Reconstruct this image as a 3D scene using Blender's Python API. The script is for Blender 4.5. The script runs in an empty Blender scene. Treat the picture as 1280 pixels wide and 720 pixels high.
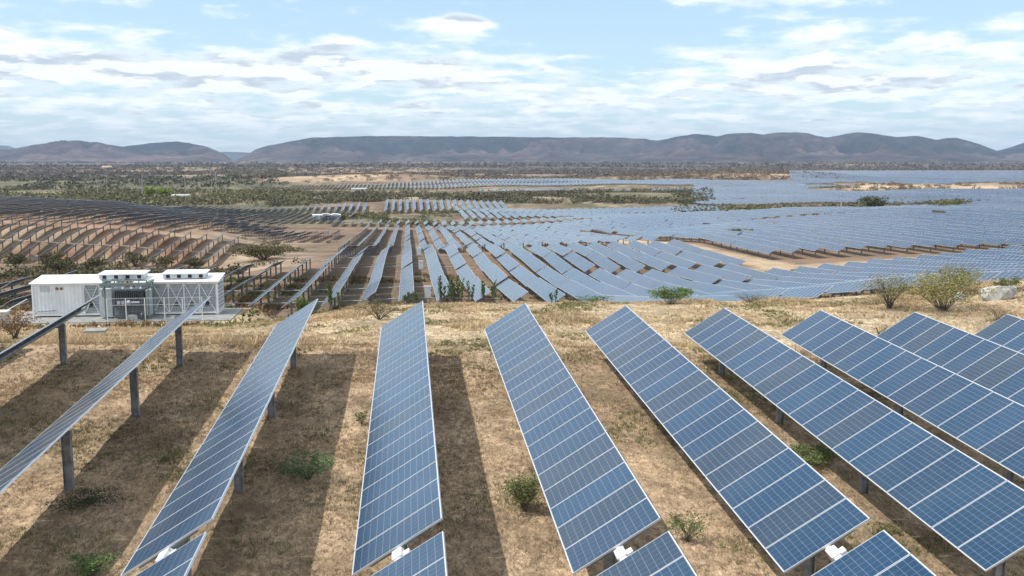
import bpy, math, random
import numpy as np
from mathutils import Matrix, Vector

rnd = random.Random(7)
rs = np.random.RandomState(11)
SC = bpy.context.scene
COL = SC.collection

# ------------------------------------------------------------------ camera, sky, sun, exposure
YAW, PITCH = 0.1068, 0.1335
cd = bpy.data.cameras.new("camera")
cd.sensor_width = 36.0
cd.lens = 36.0 * 1213.0 / 1280.0
cd.clip_start = 0.5
cd.clip_end = 60000
cam = bpy.data.objects.new("camera", cd)
cam.rotation_euler = (math.pi / 2 - PITCH, 0, -YAW)
COL.objects.link(cam)
SC.camera = cam
SC.view_settings.view_transform = 'Standard'
SC.view_settings.look = 'None'
SC.view_settings.gamma = 1
SC.view_settings.exposure = 0.66
SC.cycles.max_bounces = 6
SC.cycles.volume_bounces = 0
SC.cycles.volume_step_rate = 10

SUN = Vector((-1.46, -0.19, 2.30)).normalized()          # towards the sun
sl = bpy.data.lights.new("sun", 'SUN')
sl.energy = 2.75
sl.angle = math.radians(0.5)
sl.color = (1.0, 0.955, 0.89)
so = bpy.data.objects.new("sun", sl)
so.rotation_euler = SUN.to_track_quat('Z', 'Y').to_euler()
so.location = (-30, 0, 60)
COL.objects.link(so)


class NT:
    """small node tree helper"""
    def __init__(self, tree):
        self.t = tree
        tree.nodes.clear()
    def n(self, kind, **kw):
        nd = self.t.nodes.new(kind)
        for k, v in kw.items():
            if k.startswith('_'):
                setattr(nd, k[1:], v)
            else:
                key = int(k[1:]) if k[0] == 'i' and k[1:].isdigit() else k.replace('__', ' ')
                if isinstance(v, bpy.types.NodeSocket):
                    self.t.links.new(v, nd.inputs[key])
                else:
                    nd.inputs[key].default_value = v
        return nd
    def m(self, op, a, b=None, c=None, clamp=False):
        nd = self.t.nodes.new('ShaderNodeMath')
        nd.operation = op
        nd.use_clamp = clamp
        for i, v in enumerate((a, b, c)):
            if v is None:
                continue
            if isinstance(v, bpy.types.NodeSocket):
                self.t.links.new(v, nd.inputs[i])
            else:
                nd.inputs[i].default_value = v
        return nd.outputs[0]
    def ss(self, x, a, b, lo=0.0, hi=1.0):
        nd = self.t.nodes.new('ShaderNodeMapRange')
        nd.interpolation_type = 'SMOOTHSTEP'
        for i, v in enumerate((x, a, b, lo, hi)):
            if isinstance(v, bpy.types.NodeSocket):
                self.t.links.new(v, nd.inputs[i])
            else:
                nd.inputs[i].default_value = v
        return nd.outputs[0]
    def mix(self, f, a, b, blend='MIX'):
        nd = self.t.nodes.new('ShaderNodeMix')
        nd.data_type = 'RGBA'
        nd.blend_type = blend
        for i, v in ((0, f), (6, a), (7, b)):
            if isinstance(v, bpy.types.NodeSocket):
                self.t.links.new(v, nd.inputs[i])
            else:
                nd.inputs[i].default_value = v if i == 0 else (*v[:3], 1.0)
        return nd.outputs[2]
    def noise(self, vec, scale, detail=4.0, rough=0.55, dist=0.0):
        nd = self.n('ShaderNodeTexNoise', Vector=vec, Scale=scale, Detail=detail, Roughness=rough, Distortion=dist)
        return nd.outputs[0]
    def link(self, a, b):
        self.t.links.new(a, b)


world = bpy.data.worlds.new("World")
SC.world = world
world.use_nodes = True
W = NT(world.node_tree)
sky = W.n('ShaderNodeTexSky', _sky_type='NISHITA', _sun_disc=False,
          _sun_elevation=math.asin(SUN.z), _sun_rotation=math.atan2(SUN.x, SUN.y),
          _altitude=400.0, _air_density=1.0, _dust_density=1.2, _ozone_density=1.0)
tc = W.n('ShaderNodeTexCoord')
sp = W.n('ShaderNodeSeparateXYZ', Vector=tc.outputs['Generated'])
X_, Y_, Z_ = sp.outputs
Zc = W.m('MAXIMUM', Z_, 0.0)
az = W.m('ARCTAN2', X_, Y_)


def plane_vec(dz, off=0.0):
    d = W.m('ADD', Zc, 0.135 + dz)
    cx = W.n('ShaderNodeCombineXYZ', X=W.m('DIVIDE', X_, d), Y=W.m('DIVIDE', W.m('ABSOLUTE', Y_), d), Z=off)
    return cx.outputs[0]


def blob(a0, e0, sa, se, amp):
    da = W.m('DIVIDE', W.m('SUBTRACT', az, a0), sa)
    de = W.m('DIVIDE', W.m('SUBTRACT', Zc, e0), se)
    r2 = W.m('ADD', W.m('MULTIPLY', da, da), W.m('MULTIPLY', de, de))
    return W.m('MULTIPLY', W.m('EXPONENT', W.m('MULTIPLY', r2, -1.0)), amp)


def density(dz):
    v = plane_vec(dz)
    a = W.noise(v, 1.7, 6.0, 0.58, 0.1)
    b = W.noise(v, 4.6, 8.0, 0.57, 0.1)
    return W.m('ADD', 0.5, W.m('MULTIPLY', W.m('ADD', W.m('MULTIPLY', W.m('SUBTRACT', a, .5), 0.5), W.m('MULTIPLY', W.m('SUBTRACT', b, .5), 0.5)), 1.35))


D0 = density(0.0)
S0 = W.noise(plane_vec(0.0), 3.4, 5.0, 0.55, 0.1)
S1 = W.noise(plane_vec(0.010), 3.4, 5.0, 0.55, 0.1)
# how much cloud at which height above the horizon, plus the few big banks of this sky
bias = W.n('ShaderNodeFloatCurve', Value=W.m('MULTIPLY', Zc, 2.5, clamp=True))
cv = bias.mapping.curves[0]
pts = [(0, .47), (.02 * 2.5, .50), (.05 * 2.5, .525), (.078 * 2.5, .555), (.098 * 2.5, .50), (.115 * 2.5, .43), (.16 * 2.5, .425), (.25 * 2.5, .53), (1, .56)]
cv.points[0].location = pts[0]
cv.points[1].location = pts[-1]
for p in pts[1:-1]:
    cv.points.new(*p)
bias.mapping.update()
extra = None
for bl in ((-.36, .085, .26, .016, .13), (-.08, .092, .13, .016, .12), (-.30, .155, .10, .012, .07),
           (.058, .131, .030, .011, .42), (.10, .150, .12, .012, -.10), (.46, .125, .14, .035, .06), (.56, .075, .16, .012, .05), (.30, .155, .09, .010, .14), (.19, .125, .09, .03, -.12),
           (.40, .088, .03, .007, .14), (-.12, .125, .12, .012, -.08)):
    e = blob(*bl)
    extra = e if extra is None else W.m('ADD', extra, e)
cover = W.m('ADD', bias.outputs[0], extra)
dd = W.m('SUBTRACT', W.m('ADD', D0, cover), 1.0)
mask = W.ss(dd, -0.10, 0.15)
bott = W.ss(W.m('SUBTRACT', S1, S0), -0.03, 0.09)
thick = W.ss(dd, 0.03, 0.24)
greyf = W.m('MULTIPLY', W.m('MULTIPLY', bott, 0.66), W.ss(dd, -0.04, 0.16))
greyf = W.m('ADD', greyf, W.m('MULTIPLY', thick, 0.20), clamp=True)
cloud = W.mix(greyf, (6.7, 6.75, 6.7), (2.75, 3.25, 3.85))
fade = W.ss(Zc, 0.0, 0.05, 0.40, 1.0)
mask = W.m('MULTIPLY', W.m('MULTIPLY', mask, fade), 0.93)
hz = W.mix(W.ss(Zc, 0.0, 0.35, 0.60, 0.0), sky.outputs[0], (2.9, 4.4, 5.3))
skyc = W.mix(mask, hz, cloud)
bg = W.n('ShaderNodeBackground', Color=skyc, Strength=0.12)
wo = W.n('ShaderNodeOutputWorld', Surface=bg.outputs[0])

# ------------------------------------------------------------------ terrain
# ---- terrain: height (m, camera eye = 0) by direction s = X/Y and distance Y ----
YK=[-20,20,30,38.5,44,50,56,60,66,72,82,92,103,112,125,146,160,180,203,226,245,264,300,355,410,470,550,562,604,680,760,870,975,1067,1160,1300,1900,4000,7000,14000,40000]
SK=[-.6,-.4,-.3,-.2,-.127,-.05,0,.107,.24,.34,.42,.55,.67,.9]
def near_plane(X,Y): return -7.995-.0374*(X-3.82)+.0436*(Y-38.25)
# rows below: one list per SK column, from YK[4]=44 on
ZT={
-.6:[-7.9,-8.6,-9.4,-10.0,-11.0,-11.9,-12.3,-14.5,-16.8,-17,-17.2,-17.6,-19.5,-22,-23,-22.5,-20,-16.5,-16.5,-16.8,-17.5,-19,-24,-24.4,-26,-27.5,-27.5,-28,-28,-28,-28,-28,-28,-29,-31,-35,-35],
-.4:[-8.0,-8.9,-9.7,-10.2,-11.2,-11.9,-12.3,-14.5,-16.8,-17,-17.2,-17.6,-19.5,-22,-23.3,-23.3,-19.8,-16.9,-16.8,-17.1,-17.8,-19.5,-24,-24.4,-26,-27.5,-27.5,-28,-28,-28,-28,-28,-28,-29,-31,-35,-35],
-.3:[-8.0,-8.9,-9.7,-10.3,-11.3,-11.9,-12.3,-14.5,-16.9,-17.1,-17.3,-17.8,-19.8,-22.4,-23.8,-24,-21.3,-18.6,-17.9,-18.4,-19.6,-22,-26,-26.3,-28,-28.5,-28.5,-29,-29,-29,-28,-28,-28,-29,-31,-35,-35],
-.2:[-8.1,-8.8,-9.6,-10.2,-11.3,-12.0,-12.4,-14.5,-17,-17.2,-17.5,-18,-19.2,-21.6,-23.8,-24.8,-23.4,-21.8,-21.3,-22.8,-25,-28,-30,-30.2,-30,-29.5,-29.5,-30,-30.3,-28.6,-26,-27,-28,-29,-31,-35,-35],
-.127:[-8.1,-8.6,-9.3,-9.8,-11.2,-12.6,-13.9,-15.3,-16.9,-17.3,-17.6,-18.0,-18.6,-19.8,-21.8,-23.2,-23.8,-24.3,-25.4,-28.2,-29.6,-30.3,-31.4,-31.5,-29.3,-29,-29.5,-30.5,-31,-28,-22.5,-26,-28,-29,-31,-35,-35],
-.05:[-8.15,-8.45,-8.9,-9.2,-10.8,-12.5,-14,-15.3,-16.4,-17.1,-17.5,-17.8,-18.1,-18.6,-20.2,-22.4,-23.6,-24.4,-25.8,-28,-29.8,-30.4,-31.5,-31.6,-27.4,-28,-30,-30.8,-31.4,-27.6,-19.5,-26,-28,-29,-31,-35,-35],
0:[-8.15,-8.45,-8.8,-9.05,-10.6,-12.5,-14,-15.3,-16.3,-16.9,-17.3,-17.8,-18.0,-18.5,-20,-22.4,-23.6,-24.4,-25.8,-28,-29.8,-30.5,-31.5,-31.7,-27.2,-27.5,-30,-30.8,-31.3,-27.4,-19,-26,-28,-29,-31,-35,-35],
.107:[-8.2,-8.5,-8.8,-9.1,-10.6,-12.6,-14,-15.4,-16.4,-17.1,-17.8,-18.4,-18.6,-18.7,-19.6,-22.6,-23.9,-24.4,-25.8,-28,-29.6,-30.3,-31.5,-31.7,-27.8,-28.2,-30,-30.6,-28.6,-24.6,-25.5,-27,-28,-29,-31,-35,-35],
.24:[-8.5,-8.7,-8.9,-9.15,-10.8,-12.8,-14.5,-16.4,-17.6,-18.1,-18.8,-19.4,-19.2,-19,-19.3,-21.4,-22.4,-22.8,-23.8,-25.4,-27.6,-29.5,-31,-31.2,-30,-29,-29,-30.5,-28.4,-25.6,-22.5,-26,-28,-29,-31,-35,-35],
.34:[-8.7,-8.75,-8.95,-9.2,-10.8,-12.6,-14.2,-16,-17,-17.6,-18.2,-18.7,-18.7,-18.8,-19.2,-19.6,-19.9,-20.2,-21,-22.4,-25.5,-28.5,-30,-30.2,-30,-29.5,-29.5,-30,-28.5,-26,-18.5,-22,-27.5,-29,-31,-35,-35],
.42:[-8.9,-8.9,-9.0,-9.2,-10.6,-12.2,-13.8,-15.4,-16.5,-17.2,-17.8,-18.1,-18.2,-18.2,-18.4,-18.7,-19,-19.2,-19.6,-20.5,-24.5,-28,-29.4,-29.6,-29.5,-29.3,-29.3,-29,-28.4,-26.5,-19.5,-24,-27.5,-29,-31,-35,-35],
.55:[-8.9,-8.8,-8.75,-8.8,-10,-11.5,-12.8,-14,-15.1,-15.8,-16.5,-17,-17.2,-17.3,-17.5,-17.8,-18.1,-18.3,-18.7,-19.2,-23,-27,-29,-29.3,-29.2,-28.8,-28.8,-28.4,-28,-28,-27.5,-27.5,-27.5,-29,-31,-35,-35],
.67:[-8.95,-8.6,-8.25,-8.2,-9.4,-10.8,-12.2,-13.4,-14.3,-14.9,-15.5,-16.1,-16.5,-16.8,-17.1,-17.3,-17.6,-17.8,-18.1,-18.2,-21.5,-26,-28.5,-29,-29,-28.4,-28.4,-28,-28,-28,-28,-28,-27.5,-29,-31,-35,-35],
.9:[-9,-8.6,-8.2,-8.1,-9.2,-10.5,-12,-13.2,-14.1,-14.7,-15.3,-16,-16.4,-16.7,-17,-17.2,-17.5,-17.7,-18,-18.1,-21,-26,-28.5,-29,-29,-28.4,-28.4,-28,-28,-28,-28,-28,-27.5,-29,-31,-35,-35],
}
_Y=np.array(YK,float); _LY=np.log(_Y+40); _S=np.array(SK)
_Z=np.array([ZT[s] for s in SK])            # columns x (len(YK)-4)
assert _Z.shape==(len(SK),len(YK)-4),_Z.shape
def _sl(x,y):       # monotone-ish cubic slopes along last axis
    h=np.diff(x); d=np.diff(y,axis=-1)/h
    m=np.zeros_like(y); m[...,0]=d[...,0]; m[...,-1]=d[...,-1]
    a=d[...,:-1]; b=d[...,1:]
    m[...,1:-1]=np.where(a*b>0, 2*a*b/(a+b+np.where(a+b==0,1e-9,0)), 0)
    return m
_LX=_LY[4:]; _M=_sl(_LX,_Z)
def ground(X,Y):
    X=np.asarray(X,float); Y=np.asarray(Y,float)
    X,Y=np.broadcast_arrays(X,Y)
    Yc=np.clip(Y,44,39999); s=np.clip(X/Yc,_S[0],_S[-1]-1e-6); L=np.log(Yc+40)
    j=np.clip(np.searchsorted(_LX,L)-1,0,len(_LX)-2); h=_LX[j+1]-_LX[j]; t=(L-_LX[j])/h
    h00=2*t**3-3*t**2+1;h10=t**3-2*t**2+t;h01=-2*t**3+3*t**2;h11=t**3-t**2
    def col(i): return _Z[i,j]*h00+_M[i,j]*h*h10+_Z[i,j+1]*h01+_M[i,j+1]*h*h11
    i=np.clip(np.searchsorted(_S,s)-1,0,len(_S)-2); w=(s-_S[i])/(_S[i+1]-_S[i]); w=w*w*(3-2*w)*.5+w*.5
    zf=col(i)*(1-w)+col(i+1)*w
    und=np.clip((Y-150)/120,0,1)*np.clip((1400-Y)/300,0,1)*np.clip(X/np.maximum(Y,1)/.08+.4,0,1)*(.55*np.sin(X/21+Y/43)+.5*np.sin(Y/27-X/55+1.3))
    zf=zf+und
    zn=near_plane(np.clip(X,-40,60),Y)
    k=np.clip((Y-38.6)/5.4,0,1); k=k*k*(3-2*k)
    z=zn*(1-k)+zf*k
    # flat pad of the inverter station
    px=np.clip(1-np.maximum(np.abs(X+21.4)-9.0,0)/3,0,1); py=np.clip(1-np.maximum(np.abs(Y-75.6)-3.4,0)/4,0,1)
    q=px*py; q=q*q*(3-2*q)
    return z*(1-q)+(-12.0)*q

# ------------------------------------------------------------------ helpers: meshes, objects, labels
def mesh_np(name, V, F, mats=(), mi=None, uv=None, col=None, smooth=False):
    """V (n,3); F list of arrays, each (k,3) or (k,4); uv per loop (sum,2); col per vertex (n,3)"""
    me = bpy.data.meshes.new(name)
    V = np.asarray(V, np.float32)
    F = [np.asarray(f, np.int32) for f in (F if isinstance(F, list) else [F]) if len(f)]
    me.vertices.add(len(V))
    me.vertices.foreach_set('co', V.ravel())
    li = np.concatenate([f.ravel() for f in F])
    tot = np.concatenate([np.full(len(f), f.shape[1], np.int32) for f in F])
    st = np.concatenate([[0], np.cumsum(tot)[:-1]]).astype(np.int32)
    me.loops.add(len(li))
    me.loops.foreach_set('vertex_index', li)
    me.polygons.add(len(tot))
    me.polygons.foreach_set('loop_start', st)
    me.polygons.foreach_set('loop_total', tot)
    if mi is not None:
        me.polygons.foreach_set('material_index', np.asarray(mi, np.int32))
    me.polygons.foreach_set('use_smooth', np.full(len(tot), bool(smooth)))
    if uv is not None:
        l = me.uv_layers.new(name='UVMap')
        l.data.foreach_set('uv', np.asarray(uv, np.float32).ravel())
    if col is not None:
        a = me.color_attributes.new(name='tint', type='FLOAT_COLOR', domain='POINT')
        c4 = np.ones((len(V), 4), np.float32)
        c4[:, :3] = col
        a.data.foreach_set('color', c4.ravel())
    for m in mats:
        me.materials.append(m)
    me.update(calc_edges=True)
    me.validate()
    return me


class MB:
    """collects boxes, bars and tubes into one mesh"""
    def __init__(s):
        s.V, s.F, s.M = [], [], []
    def add(s, verts, faces, m=0):
        o = len(s.V)
        s.V += [tuple(v) for v in verts]
        for f in faces:
            s.F.append(tuple(i + o for i in f))
            s.M.append(m)
        return s
    def box(s, a, b, m=0, top_shift=(0, 0)):
        (x0, y0, z0), (x1, y1, z1) = a, b
        v = [(x, y, z) for z in (z0, z1) for y in (y0, y1) for x in (x0, x1)]
        return s.add(v, [(0, 2, 3, 1), (4, 5, 7, 6), (0, 1, 5, 4), (2, 6, 7, 3), (0, 4, 6, 2), (1, 3, 7, 5)], m)
    def bar(s, p, q, w, h=None, m=0, up=(0, 0, 1)):
        p, q = Vector(p), Vector(q)
        h = h or w
        d = (q - p).normalized()
        u = Vector(up)
        if abs(d.dot(u)) > .98:
            u = Vector((0, 1, 0))
        a = d.cross(u).normalized() * (w / 2)
        b = a.cross(d).normalized() * (h / 2)
        v = [c + sa * a + sb * b for c in (p, q) for sb in (-1, 1) for sa in (-1, 1)]
        return s.add(v, [(0, 2, 3, 1), (4, 5, 7, 6), (0, 1, 5, 4), (2, 6, 7, 3), (0, 4, 6, 2), (1, 3, 7, 5)], m)
    def tube(s, pts, rad, n=6, m=0, caps=True):
        pts = [Vector(p) for p in pts]
        rad = [rad] * len(pts) if isinstance(rad, (int, float)) else rad
        rings, o = [], []
        for i, p in enumerate(pts):
            d = (pts[min(i + 1, len(pts) - 1)] - pts[max(i - 1, 0)]).normalized()
            u = Vector((1, 0, 0)) if abs(d.x) < .7 else Vector((0, 1, 0))
            a = d.cross(u).normalized()
            b = d.cross(a)
            o += [p + (a * math.cos(t) + b * math.sin(t)) * rad[i] for t in [2 * math.pi * k / n for k in range(n)]]
        f = [(i * n + k, i * n + (k + 1) % n, (i + 1) * n + (k + 1) % n, (i + 1) * n + k) for i in range(len(pts) - 1) for k in range(n)]
        if caps:
            f += [tuple(range(n))[::-1], tuple((len(pts) - 1) * n + k for k in range(n))]
        return s.add(o, f, m)
    def mesh(s, name, mats):
        me = bpy.data.meshes.new(name)
        me.from_pydata(s.V, [], s.F)
        me.polygons.foreach_set('material_index', s.M)
        me.polygons.foreach_set('use_smooth', [False] * len(s.F))
        for m in (mats if isinstance(mats, (list, tuple)) else [mats]):
            me.materials.append(m)
        me.update()
        return me


def put(name, me, parent=None, loc=(0, 0, 0), rot=(0, 0, 0), scale=None, **props):
    o = bpy.data.objects.new(name, me)
    COL.objects.link(o)
    if parent:
        o.parent = parent
    o.location = loc
    o.rotation_euler = rot
    if scale is not None:
        o.scale = (scale, scale, scale) if isinstance(scale, (int, float)) else scale
    for k, v in props.items():
        o[k] = v
    return o


def thing(name, label, cat, loc=(0, 0, 0), rz=0.0, group=None, me=None, scale=None):
    o = put(name, me, None, loc, (0, 0, rz), scale, label=label, category=cat)
    if group:
        o['group'] = group
    return o


ONES = "zeroth first second third fourth fifth sixth seventh eighth ninth tenth eleventh twelfth thirteenth fourteenth fifteenth sixteenth seventeenth eighteenth nineteenth".split()
TENS = {20: ('twentieth', 'twenty'), 30: ('thirtieth', 'thirty'), 40: ('fortieth', 'forty'), 50: ('fiftieth', 'fifty'), 60: ('sixtieth', 'sixty')}


def ordinal(n):
    if n < 20:
        return ONES[n]
    t, u = n // 10 * 10, n % 10
    return TENS[t][0] if u == 0 else TENS[t][1] + '-' + ONES[u]


# ------------------------------------------------------------------ materials
def mat(name, color, rough=0.7, metal=0.0, spec=0.5, bump=None, var=None):
    """plain procedural material; var = (scale, amount) mottles the colour, bump = (scale, strength)"""
    m = bpy.data.materials.new(name)
    m.use_nodes = True
    N = NT(m.node_tree)
    b = N.n('ShaderNodeBsdfPrincipled', Roughness=rough, Metallic=metal)
    b.inputs['Specular IOR Level'].default_value = spec
    N.n('ShaderNodeOutputMaterial', Surface=b.outputs[0])
    g = N.n('ShaderNodeNewGeometry')
    b.inputs['Base Color'].default_value = (*color, 1)
    if var:
        no = N.noise(g.outputs['Position'], var[0], 5.0, 0.6)
        f = N.ss(no, .3, .7, 1 - var[1], 1 + var[1])
        mu = N.n('ShaderNodeVectorMath', _operation='SCALE', i0=(*color,))
        N.link(f, mu.inputs['Scale'])
        N.link(mu.outputs[0], b.inputs['Base Color'])
    if bump:
        no = N.noise(g.outputs['Position'], bump[0], 4.0, 0.6)
        bp = N.n('ShaderNodeBump', Strength=bump[1], Height=no)
        N.link(bp.outputs[0], b.inputs['Normal'])
    return m


def mat_tint(name, rough=0.8, two=True, scale=3.0, amt=.25, trans=0.0):
    """colour taken from the mesh's own 'tint' attribute, mottled"""
    m = bpy.data.materials.new(name)
    m.use_nodes = True
    N = NT(m.node_tree)
    a = N.n('ShaderNodeAttribute', _attribute_name='tint')
    g = N.n('ShaderNodeNewGeometry')
    no = N.noise(g.outputs['Position'], scale, 3.0, 0.6)
    mu = N.n('ShaderNodeVectorMath', _operation='SCALE', i0=a.outputs['Color'])
    N.link(N.ss(no, .25, .75, 1 - amt, 1 + amt), mu.inputs['Scale'])
    b = N.n('ShaderNodeBsdfPrincipled', Roughness=rough)
    N.link(mu.outputs[0], b.inputs['Base Color'])
    b.inputs['Specular IOR Level'].default_value = .2
    N.n('ShaderNodeOutputMaterial', Surface=b.outputs[0])
    return m


def mat_panel(name, near):
    """solar glass; UV in metres: u across the table (0..1.96), v along it. Cells 12 across, 6 along each module."""
    m = bpy.data.materials.new(name)
    m.use_nodes = True
    N = NT(m.node_tree)
    uv = N.n('ShaderNodeUVMap')
    s = N.n('ShaderNodeSeparateXYZ', Vector=uv.outputs[0])
    u, v = s.outputs[0], s.outputs[1]
    oi = N.n('ShaderNodeObjectInfo')
    mod = N.m('FLOOR', N.m('DIVIDE', v, 1.008))
    row = N.m('FLOOR', N.m('DIVIDE', u, 4.0))
    wn = N.n('ShaderNodeTexWhiteNoise', _noise_dimensions='3D',
             Vector=N.n('ShaderNodeCombineXYZ', X=mod, Y=row, Z=N.m('MULTIPLY', oi.outputs['Random'], 37.0)).outputs[0])
    fu = N.m('MODULO', u, 4.0)
    fv = N.m('FRACT', N.m('DIVIDE', v, 1.008))
    cu = N.m('FRACT', N.m('DIVIDE', N.m('SUBTRACT', fu, .03), .1583))
    cvv = N.m('FRACT', N.m('DIVIDE', N.m('SUBTRACT', N.m('MULTIPLY', fv, 1.008), .029), .1583))
    def line(x, w):          # 1 near 0 or 1
        d = N.m('MINIMUM', x, N.m('SUBTRACT', 1.0, x))
        return N.m('LESS_THAN', d, w)
    lu = line(cu, .024)
    lv = line(cvv, .020)
    grid = N.m('MAXIMUM', N.m('MULTIPLY', lu, .55), N.m('MULTIPLY', lv, .46))
    # thin busbars along the module
    bus = N.m('MULTIPLY', line(N.m('FRACT', N.m('MULTIPLY', cvv, 3.0)), .02), .12)
    grid = N.m('MAXIMUM', grid, bus)
    cell = N.n('ShaderNodeTexWhiteNoise', _noise_dimensions='3D',
               Vector=N.n('ShaderNodeCombineXYZ', X=N.m('FLOOR', N.m('DIVIDE', fu, .1583)), Y=N.m('FLOOR', N.m('DIVIDE', v, .168)), Z=oi.outputs['Random']).outputs[0])
    c1 = N.mix(wn.outputs['Value'], (.008, .032, .074), (.006, .048, .114))
    c2 = N.mix(N.m('GREATER_THAN', wn.outputs['Value'], .82), c1, (.017, .036, .064))
    c3 = N.mix(N.m('MULTIPLY', cell.outputs['Value'], .30), c2, (.011, .048, .10))
    g = N.n('ShaderNodeNewGeometry')
    dust = N.noise(g.outputs['Position'], .55, 4.0, .6)
    colr = N.mix(grid, c3, (.28, .34, .40))
    colr = N.mix(N.ss(dust, .35, .8, .0, .055), colr, (.34, .32, .29))
    frame = line(fv, .016)
    frame = N.m('MAXIMUM', frame, N.m('MAXIMUM', N.m('LESS_THAN', fu, .022), N.m('GREATER_THAN', fu, 1.938)))
    colr = N.mix(frame, colr, (.62, .64, .66))
    b = N.n('ShaderNodeBsdfPrincipled')
    N.link(colr, b.inputs['Base Color'])
    N.link(N.m('ADD', .21, N.m('MULTIPLY', frame, .2)), b.inputs['Roughness'])
    b.inputs['IOR'].default_value = 1.6
    b.inputs['Specular Tint'].default_value = (.42, .74, 1.0, 1)      # blue anti-reflection coating, colourless at grazing angles
    b.inputs['Sheen Weight'].default_value = .08                      # thin film of dust
    b.inputs['Sheen Roughness'].default_value = .45
    b.inputs['Sheen Tint'].default_value = (.92, .95, .95, 1)
    N.n('ShaderNodeOutputMaterial', Surface=b.outputs[0])
    return m


M = dict(
    glass=mat_panel('solar_glass', True),
    alu=mat('aluminium_frame', (.66, .68, .70), .38, .35, bump=(40, .02)),
    steel=mat('galvanised_steel', (.25, .27, .29), .5, .55, var=(6, .25)),
    post=mat('steel_post', (.30, .31, .33), .6, .4, var=(5, .3)),
    back=mat('module_back_sheet', (.11, .145, .18), .6, var=(2, .08)),
    motor=mat('white_housing', (.78, .78, .76), .4, var=(9, .08)),
    white=mat('white_paint', (.76, .79, .80), .45, var=(1.7, .08), bump=(6, .03)),
    roofw=mat('white_roof_sheet', (.84, .85, .85), .4, var=(1.1, .05)),
    lgrey=mat('light_grey_paint', (.46, .52, .55), .5, var=(3, .14)),
    mgrey=mat('grey_louvre', (.30, .34, .36), .55, var=(4, .2)),
    dgrey=mat('dark_radiator', (.075, .095, .110), .5, var=(4, .3)),
    black=mat('dark_opening', (.012, .014, .016), .8),
    green=mat('grey_green_steel', (.15, .20, .20), .5, var=(3, .2)),
    concrete=mat('concrete', (.27, .275, .265), .85, var=(1.6, .25), bump=(8, .3)),
    rust=mat('rusty_vent', (.20, .10, .07), .8, var=(12, .3)),
    rock=mat('pale_rock', (.50, .50, .46), .9, var=(1.4, .35), bump=(3.5, .8)),
    drock=mat('brown_rock', (.15, .13, .12), .9, var=(4, .35), bump=(9, .8)),
    bark=mat('grey_brown_bark', (.13, .105, .085), .9, var=(7, .35)),
    leaf=mat_tint('leaves', .65),
    grass=mat_tint('dry_grass_blades', .85, scale=.8, amt=.3),
    pole=mat('concrete_pole', (.36, .36, .36), .8, var=(2, .15)),
    tile=mat('pale_roof', (.55, .56, .56), .6, var=(.4, .1)),
    wall=mat('whitewashed_wall', (.62, .60, .55), .8, var=(.5, .15)),
    clay=mat('clay_wall', (.40, .30, .22), .9, var=(.5, .15)),
)


# ------------------------------------------------------------------ ground sheet
def fbm(X, Y, s, seed=0, octs=4):
    """cheap value noise for numpy arrays"""
    r = np.random.RandomState(seed)
    T = r.rand(256, 256)
    out = np.zeros(np.broadcast(X, Y).shape)
    amp, tot = 1.0, 0.0
    for o in range(octs):
        x, y = X / s + 17.3 * o, Y / s + 9.1 * o
        xi, yi = np.floor(x).astype(int), np.floor(y).astype(int)
        fx, fy = x - xi, y - yi
        fx, fy = fx * fx * (3 - 2 * fx), fy * fy * (3 - 2 * fy)
        a = T[xi % 256, yi % 256]; b = T[(xi + 1) % 256, yi % 256]
        c = T[xi % 256, (yi + 1) % 256]; d = T[(xi + 1) % 256, (yi + 1) % 256]
        out += amp * ((a * (1 - fx) + b * fx) * (1 - fy) + (c * (1 - fx) + d * fx) * fy)
        tot += amp
        amp *= .5
        s = s / 2.03
    return out / tot


def sstep(x, a, b):
    t = np.clip((x - a) / (b - a), 0, 1)
    return t * t * (3 - 2 * t)


def surf(X, Y):
    """ground height with its small relief"""
    z = ground(X, Y)
    near = 1 - sstep(Y, 90, 140)
    z = z + near * ((fbm(X, Y, 2.2, 3, 3) - .5) * .10 + (fbm(X, Y, .55, 4, 2) - .5) * .05)
    padm = (np.abs(X + 21.4) < 8.6) & (np.abs(Y - 75.6) < 3.4)
    z = np.where(padm, -12.0, z)
    z = z + sstep(Y, 1300, 2600) * (fbm(X, Y, 900, 5, 3) - .5) * 14 * (1 - sstep(Y, 7000, 8500))
    return z


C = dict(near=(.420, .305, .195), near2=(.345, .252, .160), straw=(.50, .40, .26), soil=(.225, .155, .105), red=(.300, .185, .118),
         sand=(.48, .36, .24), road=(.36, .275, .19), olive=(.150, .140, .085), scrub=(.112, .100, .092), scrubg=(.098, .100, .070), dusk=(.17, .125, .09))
C = {k: np.array(v) for k, v in C.items()}


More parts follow.
